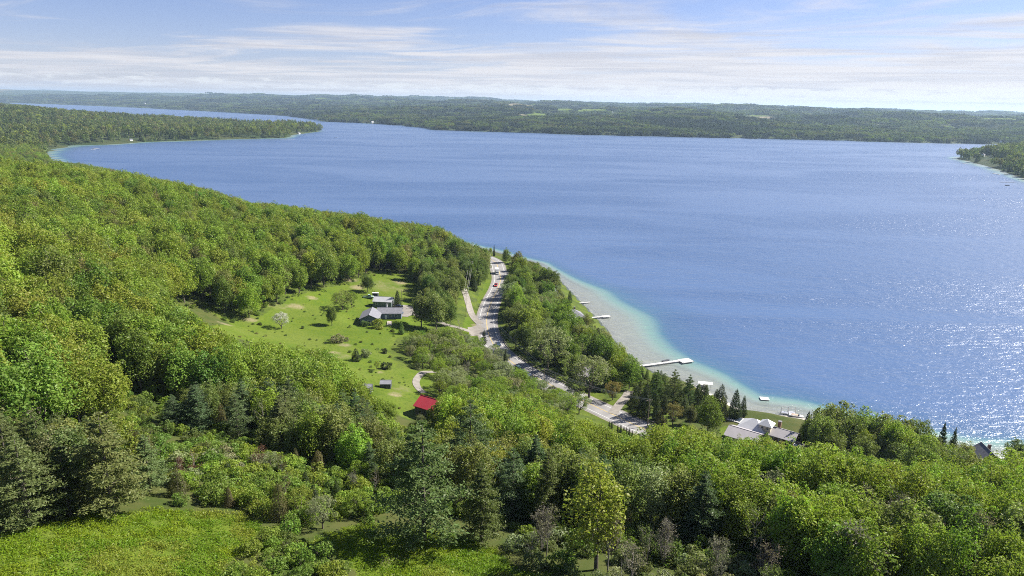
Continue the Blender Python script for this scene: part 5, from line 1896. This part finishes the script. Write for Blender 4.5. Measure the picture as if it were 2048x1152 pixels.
# grey house in the meadow: two wings
hx, hy = HOUSE
house = empty('house', hx, hy, 15.6, R(4), 'slate blue house with two grey roofed wings in the meadow', 'house')
gable(house, -2.2, -1.5, 12.0, 8.6, -.3, 3.0, 5.0, SLATE_WALL, ROOF_GREY, rot90=True,
      wins=[('-x', -2.4, 1.6, 1.3, 1.5), ('-x', 0.2, 1.6, 1.5, 1.5), ('-x', 2.6, 1.6, 1.1, 1.5), ('+y', -3, 1.6, 1.2, 1.3), ('+y', 2, 1.6, 1.2, 1.3), ('-y', -2, 1.6, 1.2, 1.3)])
gable(house, 6.2, 5.6, 11.5, 7.2, -.3, 2.9, 4.6, SLATE_WALL, ROOF_GREY, wins=[('-y', .5, 1.6, 1.4, 1.3), ('-y', 3.2, 1.6, 1.4, 1.3), ('+x', 0, 1.6, 1.2, 1.3)], door=('-y', -1.6, 1.0, 2.1, WHITE))
chimney(house, 4.6, 6.6, 4.0, 6.0, .7, WHITE)
for k in range(5):
    pass
# garage with the white roof
gx0, gy0 = GARAGE
gar = empty('garage', gx0, gy0, 15.4, R(-6), 'sage walled garage with a white metal roof behind the grey house', 'garage')
gable(gar, 0, 0, 9.6, 6.0, -.3, 3.0, 4.7, GREENWALL, mat('dull_white_metal_roof', (.38, .38, .39), .55, noise=.08), over=.35, wins=[('-y', -3, 1.7, 1.2, 1.0), ('-y', 0, 1.7, 1.2, 1.0), ('-y', 2.8, 1.7, 1.2, 1.0)], door=('+x', .3, 2.6, 2.4, WHITE), frame=WHITE)
# small open shed
sx, sy = pick(751, 594)
sh = empty('open_shed', sx, sy, hz(sx, sy), R(2), 'small dark open-fronted shed with white corner post past the garage', 'shed')
m = MB().box(0, 1.0, 1.1, 3.0, .12, 2.2).box(-1.45, 0, 1.1, .12, 2.0, 2.2).box(1.45, 0, 1.1, .12, 2.0, 2.2)
m.build('wall', SHEDWALL, sh)
MB().slab([(-1.7, -1.2, 2.5), (1.7, -1.2, 2.5), (1.7, 1.2, 2.25), (-1.7, 1.2, 2.25)], .12).build('roof', WHITE, sh)
MB().box(1.45, -1.05, 1.15, .16, .16, 2.3).build('post', WHITE, sh)
# stone terrace steps by the house
tx_, ty_ = pick(779, 645)
st = empty('stone_steps', tx_, ty_, hz(tx_, ty_), R(8), 'pale stone terrace steps at the corner of the grey house', 'steps')
for k in range(5):
    MB().box(0, -k * 1.0, .32 - k * .1, 2.2, .8, .5).build('step', mat('pale_stone', (.50, .44, .37), .9, noise=.2), st)

# red roofed barn
bx_, by_ = BARN
barn = empty('barn', bx_, by_, 22.5, R(-31), 'small weathered barn with a bright red metal roof', 'barn')
gable(barn, 0, 0, 7.0, 7.0, -.4, 3.2, 5.2, BARNWOOD, RED, over=.4, wins=[('-y', -1.5, 1.7, 1.0, 1.0)], door=('-y', 1.2, 1.8, 2.2, SHEDWALL), frame=BARNWOOD)
# two sheds
for (px, py, lab, w, rr, zz) in ((772, 775, 'dark shed with a grey roof standing in the open grass', 3.6, R(4), 21.3), (734, 783, 'dark shed with a grey roof half hidden by tree crowns', 3.2, R(-3), 22.6)):
    x, y = at(px, py, zz)
    s = empty('garden_shed', x, y, zz, rr, lab, 'shed', 'garden sheds')
    gable(s, 0, 0, w, 3.4, -.3, 2.0, 2.7, SHEDWALL, SHEDROOF, over=.18, rot90=False, wins=[('-y', -.8, 1.2, .6, .6)], door=('-y', .6, .9, 1.8, BARNWOOD), frame=SHEDROOF, th=.1)

# house in the trees above the road
x, y = pick(868, 512)
hh = empty('wooded_house', x, y, hz(x, y), R(70), 'brown house with a steep grey gable deep in the roadside trees', 'house')
gable(hh, 0, 0, 10, 8, -.6, 7.2, 11.0, BROWNWALL, ROOF_GREY, wins=[('-x', -1.8, 4.6, 1.2, 1.4), ('-x', 1.8, 4.6, 1.2, 1.4), ('-x', 0, 7.8, 1.0, 1.2)], door=('-x', 0, 1, 2.1, WHITE))
chimney(hh, 2, 1.4, 9.0, 12.2)

# lake house
A = at(1463, 851, 8.0)
B = at(1517, 867, 8.0)
rl = angle(A, B)
lz = 3.2
lake_house = empty('lake_house', (A[0] + B[0]) / 2, (A[1] + B[1]) / 2, lz, rl, 'sprawling lake house with mauve grey roofs and a square tower', 'house')
cL = math.hypot(B[0] - A[0], B[1] - A[1])


def loc(p):   # world -> house coordinates
    dx, dy = p[0] - lake_house.location.x, p[1] - lake_house.location.y
    return dx * math.cos(rl) + dy * math.sin(rl), -dx * math.sin(rl) + dy * math.cos(rl)


gable(lake_house, 0, 0, cL + .6, 9.0, -.5, 3.0, 4.7, CREAM, ROOF_MAUVE, over=.6, wins=[('-y', -3, 1.6, 1.4, 1.3), ('-y', 0, 1.6, 1.4, 1.3), ('-y', 3, 1.6, 1.4, 1.3), ('-x', 0, 1.7, 2.4, 1.6)], door=('-y', 4.6, 1.0, 2.1, WHITE))
C1, C2 = loc(at(1545, 853, 7.6)), loc(at(1592, 866, 7.6))
gable(lake_house, (C1[0] + C2[0]) / 2, (C1[1] + C2[1]) / 2, abs(C2[0] - C1[0]) + .5, 7.2, -.5, 2.9, 4.4, BROWNWALL, ROOF_MAUVE, over=.6,
      wins=[('-y', -3, 1.6, 1.3, 1.2), ('-y', 0, 1.6, 1.3, 1.2), ('-y', 3, 1.6, 1.3, 1.2), ('+x', 0, 1.6, 2, 1.4)])
H1 = loc(at(1508, 849, 7.0))
hip(lake_house, H1[0], H1[1] + .5, 9.0, 7.5, -.5, 3.1, 5.9, CREAM, ROOF_PALE_SUNLIT, name='hipped_roof')  # lighter than the mauve wings: sun on the hip is put into its colour
T1 = loc(at(1534, 846, 9.0))
hip(lake_house, T1[0], T1[1], 3.8, 3.8, -.5, 5.6, 7.4, CREAM, ROOF_PALE_SUNLIT, over=.6, rl=.05, name='tower_roof')  # tower roof also coloured pale to stand in for sunlit faces
for k in (-1, 1):
    window(lake_house, T1[0] + k * .9, T1[1] - 1.9, 4.6, .9, 1.0, 'x', -1)
chimney(lake_house, (C1[0] + C2[0]) / 2 - 2.2, (C1[1] + C2[1]) / 2 + 2.0, 3.0, 6.2, 1.0)
D1 = loc(at(1474, 836, 4.0))
MB().box(D1[0], D1[1], .15, 6.5, 5.0, .3).build('deck', DOCK, lake_house)
MB().box(D1[0] - .6, D1[1] + .2, .36, 4.4, 3.4, .12).build('pool_cover', mat('dark_blue_cover', (.03, .045, .07), .4), lake_house)

# cottages between the road and the lake
x, y = at(1142, 640, 4.0)
ct = empty('hipped_cottage', x, y, 4.0, R(12), 'grey hip-roofed cottage by the short dock', 'cottage')
hip(ct, 0, 0, 13, 10, -.6, 3.0, 6.2, CREAM, ROOF_GREY)
for k in (-4, -1.2, 1.6, 4.2):
    window(ct, k, -5.0, 1.6, 1.3, 1.3, 'x', -1)
chimney(ct, 2, 1.0, 4.5, 7.0)
x, y = at(1100, 600, 4.2)
ct = empty('shore_cottage', x, y, 4.2, R(64), 'narrow grey roofed cottage above the rocky shore', 'cottage')
gable(ct, 0, 0, 12, 7, -.6, 3.2, 6.0, SLATE_WALL, ROOF_GREY, wins=[('-y', -3, 1.7, 1.3, 1.3), ('-y', 0, 1.7, 1.3, 1.3), ('-y', 3, 1.7, 1.3, 1.3), ('-x', 0, 1.7, 1.6, 1.4)], door=('-x', 2, 1, 2.1, WHITE))
x, y = at(1196, 760, 4.5)
ct = empty('willow_cottage', x, y, 4.5, R(-24), 'large pale grey roofed cottage behind the grey willow', 'cottage')
gable(ct, 0, 0, 14, 11, -.8, 3.2, 6.2, CREAM, ROOF_MAUVE, wins=[('-y', -4, 1.8, 1.4, 1.4), ('-y', 0, 1.8, 1.4, 1.4), ('-y', 4, 1.8, 1.4, 1.4), ('+x', -2, 1.8, 1.4, 1.4), ('+x', 2, 1.8, 1.4, 1.4)], door=('-y', 2, 1, 2.1, WHITE))
chimney(ct, 3, 2, 4.6, 7.4)
x, y = pick(1152, 722)
ct = empty('roadside_cabin', x, y, hz(x, y), R(-38), 'low dark roofed cabin between the two willows', 'cabin')
gable(ct, 0, 0, 9, 6, -.6, 2.8, 4.6, BROWNWALL, ROOF_DARK, wins=[('-y', -2, 1.5, 1.2, 1.2), ('-y', 2, 1.5, 1.2, 1.2)], door=('-y', 0, 1, 2.1, WHITE))
x, y = at(1968, 925, 4.0)
ct = empty('gabled_cottage', x, y, 4.0, R(80), 'brown gabled cottage at the water past the spruces', 'cottage')
gable(ct, 0, 0, 8, 6.6, -.6, 2.6, 5.4, mat('warm_shingle', (.23, .18, .15), .9, noise=.15, nscale=2), ROOF_DARK, over=.4, wins=[('-x', -2, 1.7, 1.0, 1.2), ('-x', 2, 1.7, 1.0, 1.2), ('-x', 0, 4.2, .9, 1.0)], door=('-x', 0, 1, 2.1, WHITE))
chimney(ct, 2, -1.6, 3.6, 5.8)

# tiny houses on the far shores
far_lab = ['white farmhouse high on the far hills, toward the middle', 'white house by the far shore below the bay', 'pale barn on the hills across the narrows', 'white boathouse on the far shore at the bay',
           'white cottage at the waterline across the lake', 'cream cottage at the waterline across the lake', 'white house on the slope over the right-hand point', 'white barn among the hills over the point',
           'small white house at the far water beyond the point', 'white house at the root of the spit', 'pale house on the tip of the spit', 'white roofed cottage on the wooded point', 'grey cottage low on the wooded point',
           'white house among far trees over the narrows', 'white house on the far hillside over the narrows', 'cream house half hidden on the near side of the spit', 'white farmhouse beside the brown far field', 'white house left of the brown far field'.replace(' left of', ' on the near side of')]
for (px, py, sc), (x, y, _), lab in zip(FAR_HOUSE_PX, FAR_HOUSES, far_lab):
    far = empty('distant_house', x, y, hz(x, y), R(20 + (px * 37) % 60), lab.replace(' over the right-hand point', ' above the wooded point'), 'house', 'houses on the far shores')
    s = 4.2 * math.sqrt(sc) * (1.25 if sc > 3 else 1)
    KX = s
    gable(far, 0, 0, 2.2 * s, 1.5 * s, -2, .75 * s, 1.25 * s, WHITE, ROOF_PALE_SUNLIT if px % 2 else ROOF_GREY, over=.1 * s, wins=[('-y', -.5 * s, .4 * s, .2 * s, .25 * s), ('-y', .5 * s, .4 * s, .2 * s, .25 * s)])


# ------------------------------------------------------------------ docks and boats
def dock(px0, py0, px1, py1, w, label, plat=None, lift=.75, name='dock'):
    a, b = at(px0, py0, lift), at(px1, py1, lift)
    L = math.hypot(b[0] - a[0], b[1] - a[1])
    e = empty(name, a[0], a[1], 0, angle(a, b), label, 'dock', 'docks along the shore')
    n = max(2, int(L / 3))
    for k in range(n):
        x0 = L * k / n
        MB().box(x0 + L / n / 2, 0, lift - .08, L / n - .06, w, .16).build('deck_section', DOCK, e)
        for s in (-1, 1):
            MB().tube([(x0 + .2, s * w * .45, -1.6), (x0 + .2, s * w * .45, lift + .25)], .06, 6).build('post', STEEL, e)
    if plat:
        MB().box(L + plat[0] / 2 - .2, plat[2], lift - .06, plat[0], plat[1], .2).build('platform', DOCK, e)
        for sx_ in (.3, plat[0] - .5):
            for s in (-1, 1):
                MB().tube([(L + sx_, plat[2] + s * plat[1] * .45, -2.2), (L + sx_, plat[2] + s * plat[1] * .45, lift + .3)], .07, 6).build('post', STEEL, e)
    return e


dock(1278, 732, 1358, 721, 1.9, 'long L-shaped pale dock reaching past the shallows', (6.5, 5.0, -1.0))
dock(1158, 637, 1205, 633, 1.8, 'short white dock by the hipped cottage', (5.0, 3.4, 0))
dock(1145, 607, 1180, 604, 1.5, 'thin low dock beyond the small cedars', None, .5)
dock(1392, 774, 1412, 768, 1.6, 'dock stub under the covered boat hoist', None)
for (a, b, c, d, lab) in ((560, 279, 590, 279, 'tiny dock on the near side of the spit'), (2000, 364, 2030, 364, 'pale pontoon dock off the wooded point'), (1985, 346, 2000, 349, 'small dark dock off the wooded point'),
                          (1925, 326, 1938, 328, 'first little dock along the wooded point'), (1150, 273, 1162, 273, 'speck of a dock on the far shore'), (185, 296, 200, 298, 'tiny dock in the curve of the bay')):
    dock(a, b, c, d, 2.6, lab, None, .8)


def hull(par, L, W, h, m, name='hull'):
    xs = [-.5, -.2, .2, .42, .5]
    ws = [.92, 1, .95, .55, .06]
    M = MB()
    for i in range(4):
        for s in (-1, 1):
            pass
    top = [(x * L, w * W / 2, h) for x, w in zip(xs, ws)] + [(x * L, -w * W / 2, h) for x, w in zip(xs[::-1], ws[::-1])]
    bot = [(x * L * .94, w * W / 2 * .62, 0) for x, w in zip(xs, ws)] + [(x * L * .94, -w * W / 2 * .62, 0) for x, w in zip(xs[::-1], ws[::-1])]
    n = len(top)
    M.v = top + bot
    M.f = [tuple(range(n)), tuple(range(2 * n - 1, n - 1, -1))] + [(k, n + k, n + (k + 1) % n, (k + 1) % n) for k in range(n)]
    return M.build(name, m, par)


x, y = at(1529, 797, .4)
rf = empty('swim_raft', x, y, 0, R(-8), 'white square swim raft floating off the lake house', 'raft')
MB().box(0, 0, .38, 3.6, 3.0, .16).build('deck', WHITE, rf)
for s in (-1, 1):
    MB().tube([(-1.6, s * 1.0, .1), (1.6, s * 1.0, .1)], .26, 8).build('float', STEEL, rf)
x, y = at(1411, 765, 2.4)
bh = empty('covered_boat_hoist', x, y, 0, R(-14), 'boat hoist with a white canopy beside the dark cedars', 'boat hoist')
for sx_ in (-2.4, 2.4):
    for sy_ in (-1.4, 1.4):
        MB().tube([(sx_, sy_, -1.4), (sx_, sy_, 2.2)], .07, 6).build('post', STEEL, bh)
MB().slab([(-3.0, -1.6, 2.2), (3.0, -1.6, 2.2), (3.0, 0, 2.75), (-3.0, 0, 2.75)], .07).build('canopy', WHITE, bh)
MB().slab([(-3.0, 0, 2.75), (3.0, 0, 2.75), (3.0, 1.6, 2.2), (-3.0, 1.6, 2.2)], .07).build('canopy', WHITE, bh)
for j, (px, py, lab) in enumerate(((1569, 827, 'open white boat hoist, the one nearer the swim raft'), (1583, 827, 'open white boat hoist beside the moored boat'))):
    x, y = at(px, py, 0)
    bh = empty('boat_hoist', x, y, 0, R(-20), lab, 'boat hoist', 'open boat hoists')
    for sx_ in (-1.5, 1.5):
        for sy_ in (-1.1, 1.1):
            MB().tube([(sx_, sy_, -1.2), (sx_ * .8, sy_, 2.6)], .09, 6).build('post', WHITE, bh)
    for sy_ in (-1.1, 1.1):
        MB().tube([(-1.2, sy_, 2.6), (1.2, sy_, 2.6)], .08, 6).build('top_rail', WHITE, bh)
    MB().box(0, 0, .5, 2.6, 2.0, .12).build('cradle', STEEL, bh)
x, y = at(1593, 832, .3)
bt = empty('motor_boat', x, y, .0, R(-25), 'pale motor boat moored beside the open boat hoists', 'boat')
hull(bt, 5.6, 2.2, .75, WHITE)
MB().box(-.4, 0, .80, 3.0, 1.5, .14).build('seating', mat('tan_seat', (.40, .30, .22), .8), bt)
MB().hexa([(.9, -.8, .76), (1.2, -.8, .76), (1.2, .8, .76), (.9, .8, .76), (.75, -.7, 1.25), (.85, -.7, 1.25), (.85, .7, 1.25), (.75, .7, 1.25)]).build('windscreen', GLASS, bt)
for (px, py, lab) in ((1332, 722, 'small dark boat tied behind the long dock'), (2005, 343, 'dark boat moored off the wooded point'), (2012, 350, 'second dark boat moored off the wooded point'), (2015, 371, 'grey boat farther off the wooded point'), (186, 300, 'pale boat at anchor in the bay'),
                      (672, 275, 'white boat near the tip of the spit')):
    x, y = at(px, py, .1)
    bt = empty('rowing_boat', x, y, -.05, R(px % 50), lab, 'boat', 'small boats')
    k = 1.0 if px == 1332 else 2.0
    hull(bt, 4.6 * k, 1.7 * k, .55 * k, WHITE if px in (672, 186) else SHEDWALL)
    MB().box(0, 0, .58 * k, .5 * k, 1.3 * k, .08 * k).build('thwart', BARNWOOD, bt)
# rocks on the shore
rrng = np.random.default_rng(3)
for k in range(26):
    px, py = rrng.uniform(1104, 1135), 0
    px = 1106 + k * 1.15
    py = 592 + k * 1.1 + rrng.uniform(-4, 4)
    x, y = pick(px, py)
    s = rrng.uniform(.7, 1.6)
    V = []
    m = MB().box(0, 0, .3 * s, 1.4 * s, 1.1 * s, .9 * s, .6)
    m.v = [tuple(np.array(v) + rrng.normal(size=3) * .12 * s) for v in m.v]
    o = m.build('boulder', ROCK)
    o.location = (x, y, hz(x, y) - .1)
    o.rotation_euler = (0, 0, rrng.uniform(0, 6))
    tag(o, 'rough pale boulder heaped on the shore below the narrow cottage', 'boulder', 'boulders on the rocky shore')


# ------------------------------------------------------------------ vehicles
def car(px, py, rot, paint, label, kind='car', z=None, scale=1.0, pos=None, name=None):
    x, y = pos if pos else pick(px, py)
    z = hz(x, y) + .13 if z is None else z
    e = empty(name or kind, x, y, z, rot, label, {'car': 'car', 'suv': 'car', 'pickup': 'pickup', 'box_truck': 'truck'}[kind], 'vehicles')
    P = PAINT[paint]
    L, W = {'car': (4.5, 1.8), 'suv': (4.7, 1.9), 'pickup': (5.6, 1.95), 'box_truck': (7.6, 2.4)}[kind]
    if kind == 'box_truck':
        MB().box(-1.1, 0, 2.0, 5.2, 2.4, 2.5).build('cargo_box', PAINT['white'], e)
        MB().hexa([(1.6, -1.05, .5), (3.7, -1.05, .5), (3.7, 1.05, .5), (1.6, 1.05, .5), (1.6, -.98, 2.2), (2.75, -.95, 2.2), (2.75, .95, 2.2), (1.6, .98, 2.2)]).build('cab', PAINT['white'], e)
        MB().hexa([(2.76, -.9, 1.45), (3.32, -.94, 1.30), (3.32, .94, 1.30), (2.76, .9, 1.45), (2.70, -.85, 2.12), (2.84, -.85, 2.10), (2.84, .85, 2.10), (2.70, .85, 2.12)]).build('windscreen', GLASS, e)
        MB().box(-.6, 0, .55, 6.0, 1.8, .3).build('chassis', TYRE, e)
        wx, wr = (-2.4, 2.6), .45
    else:
        a = L / 2
        prof = [(-a, .35), (-a, .85), (-a * .96, .98), (a * .45, .95), (a * .92, .80), (a, .62), (a, .35)]
        m = MB()
        n = len(prof)
        for s in (1, -1):
            m.v += [(x_, s * W / 2, z_) for x_, z_ in prof]
        m.f = [tuple(range(n - 1, -1, -1)), tuple(range(n, 2 * n))] + [(k, (k + 1) % n, n + (k + 1) % n, n + k) for k in range(n)]
        m.build('body', P, e)
        c0, c1, c2, c3 = {'car': (-.72, -.45, .12, .45), 'suv': (-.95, -.86, .15, .42), 'pickup': (-.12, -.06, .28, .5)}[kind]
        top = 1.45 if kind == 'car' else 1.72
        w0, w1 = W / 2 * .95, W / 2 * .78
        MB().hexa([(a * c0, -w0, .93), (a * c3, -w0, .93), (a * c3, w0, .93), (a * c0, w0, .93), (a * c1, -w1, top - .06), (a * c2, -w1, top - .06), (a * c2, w1, top - .06), (a * c1, w1, top - .06)]).build('cabin_glass', GLASS, e)
        MB().box(a * (c1 + c2) / 2, 0, top, a * (c2 - c1) * 1.02, w1 * 2.03, .1).build('roof', P, e)
        if kind == 'pickup':
            MB().box(-a * .55, 0, 1.0, a * .78, W * .8, .1).build('bed', TYRE, e)
        for s in (-1, 1):
            MB().box(a * .985, s * W * .36, .68, .12, .34, .16).build('headlight', LAMP_F, e)
            MB().box(-a * 1.0, s * W * .38, .78, .08, .26, .18).build('tail_light', LAMP_R, e)
        wx, wr = (-a * .6, a * .62), .33
    for x_ in wx:
        for s in (-1, 1):
            w_ = MB().tube([(x_, s * (W / 2 - .22), wr), (x_, s * (W / 2 + .01), wr)], wr, 12).build('wheel', TYRE, e)
            MB().tube([(x_, s * (W / 2 + .0), wr), (x_, s * (W / 2 + .03), wr)], wr * .6, 8).build('rim', RIM, w_)
    return e


def on_road(px, py, off):
    p = np.array(at(px, py, ROAD_Z))
    i = int(np.argmin(np.hypot(RC[:, 0] - p[0], RC[:, 1] - p[1])))
    q = RC[i] + RN[i] * off
    return (float(q[0]), float(q[1])), math.atan2(rt[i, 1], rt[i, 0])


# traffic towards the camera keeps to the picture's left of the road centre (RN points to the lake side as the road runs towards the camera)
for px, py, kind, paint, lab, off in ((994, 548, 'box_truck', 'white', 'white box truck coming round the road curve', -1.9), (997, 572, 'pickup', 'red', 'red pickup following the white truck down the road', -1.9),
                                      (992, 690, 'car', 'navy', 'dark car on the road at the bend', 1.9), (1046, 740, 'suv', 'teal', 'dark teal car on the road past the bend', -1.9), (1060, 751, 'car', 'silver', 'silver car just ahead of the dark teal car', -1.9)):
    p, a_ = on_road(px, py, off)
    car(0, 0, a_, paint, lab, kind, ROAD_Z + .065, pos=p)
car(798, 615, R(4), 'black', 'black car parked nearer the white roofed garage', 'car', 15.45)
car(798, 628, R(-4), 'navy', 'dark car parked nearer the lawn', 'car', 15.45)
car(737, 596, R(8), 'sage', 'pale green old pickup parked past the garage', 'pickup')
car(1557, 884, R(-50), 'black', 'black car parked before the lake house, nearer the tower', 'suv', 3.34)
car(1582, 892, R(-52), 'navy', 'dark car parked before the lake house, at the pad end', 'car', 3.34)
x, y = pick(1866, 925)
car(0, 0, R(20), 'silver', 'silver car under the spruce pair', 'suv', pos=(x - 3, y - 6))


# ------------------------------------------------------------------ guardrails, poles and wires
def guardrail(p0, p1, off, label):
    a, b = np.array(at(*p0, ROAD_Z)), np.array(at(*p1, ROAD_Z))
    i0 = int(np.argmin(np.hypot(RC[:, 0] - a[0], RC[:, 1] - a[1])))
    i1 = int(np.argmin(np.hypot(RC[:, 0] - b[0], RC[:, 1] - b[1])))
    pts = RC[i0:i1 + 1] + RN[i0:i1 + 1] * off
    e = empty('guardrail', *pts[0], ROAD_Z, 0, label, 'guardrail', 'guardrails on the lake side of the road')
    o = pts[0]
    m = MB()
    for k in range(len(pts) - 1):
        p, q = pts[k] - o, pts[k + 1] - o
        n = RN[i0 + k] * .06
        m.hexa([(*(p - n), .45), (*(p + n), .45), (*(q + n), .45), (*(q - n), .45), (*(p - n), .82), (*(p + n), .82), (*(q + n), .82), (*(q - n), .82)])
    m.build('rail', RUSTRAIL, e)
    for k in range(len(pts)):
        p = pts[k] - o + RN[i0 + k] * .14
        MB().box(p[0], p[1], .35, .16, .16, .95).build('post', POLEWOOD, e)


guardrail((1015, 716), (1140, 790), 6.0, 'guardrail along the road below the great silvery willow')
guardrail((1262, 846), (1305, 866), 6.0, 'guardrail beside the driveway cedars')
guardrail((979, 672), (1000, 700), 6.0, 'guardrail at the outer side of the road bend')
guardrail((1004, 548), (990, 590), 6.0, 'guardrail by the red pickup')


def pole(px, py, h, label, arms=1, z=None):
    x, y = pick(px, py)
    z = hz(x, y)
    e = empty('utility_pole', x, y, z, R(20), label, 'utility pole', 'utility poles')
    MB().tube([(0, 0, -.5), (0, 0, h)], [.17, .11], 8).build('post', POLEWOOD, e)
    for k in range(arms):
        c = MB().box(0, 0, h - .5 - k * .9, 2.6, .14, .16).build('crossarm', POLEWOOD, e)
        for s in (-1.15, 0.35, 1.15):
            MB().tube([(s, 0, h - .42 - k * .9), (s, 0, h - .2 - k * .9)], .05, 6).build('insulator', STEEL, c)
    return x, y, z, h


PL = [pole(945, 528, 12, 'utility pole deep in the trees where the lane ends'), pole(932, 634, 14.5, 'tall pole with a crossarm beside the gravel lane', 2), pole(1087, 792, 11.5, 'pole with a crossarm at the roadside by the silver car'),
      pole(1295, 852, 10.5, 'grey pole by the guardrail and driveway cedars')]
pole(804, 612, 8.5, 'dark pole beside the white roofed garage', 0)
x, y = pick(1300, 866)
for i in range(len(PL) - 1):
    for s in (-1.1, 0.3, 1.1):
        a, b = PL[i], PL[i + 1]
        p0 = np.array([a[0] + s * math.cos(R(20)), a[1] + s * math.sin(R(20)), a[2] + a[3] - .25])
        p1 = np.array([b[0] + s * math.cos(R(20)), b[1] + s * math.sin(R(20)), b[2] + b[3] - .25])
        pts = [tuple(p0 + (p1 - p0) * t - np.array([0, 0, 4 * 1.6 * t * (1 - t)])) for t in np.linspace(0, 1, 13)]
        o = MB().tube(pts, .035, 4, False).build('wire', WIRE)
        tag(o, ['wire from the pole in the trees to the tall lane pole', 'wire crossing from the tall lane pole to the roadside pole', 'wire following the road to the guardrail pole'][i], 'wire', 'wires between the utility poles')
# small sign at the road
x, y = pick(1301, 872)
sg = empty('road_sign', x, y, hz(x, y), R(-30), 'small white road sign on a post at the near verge', 'sign')
MB().tube([(0, 0, -.3), (0, 0, 2.3)], .05, 6).build('post', STEEL, sg)
MB().box(0, -.04, 2.0, .7, .03, .8).build('plate', WHITE, sg)
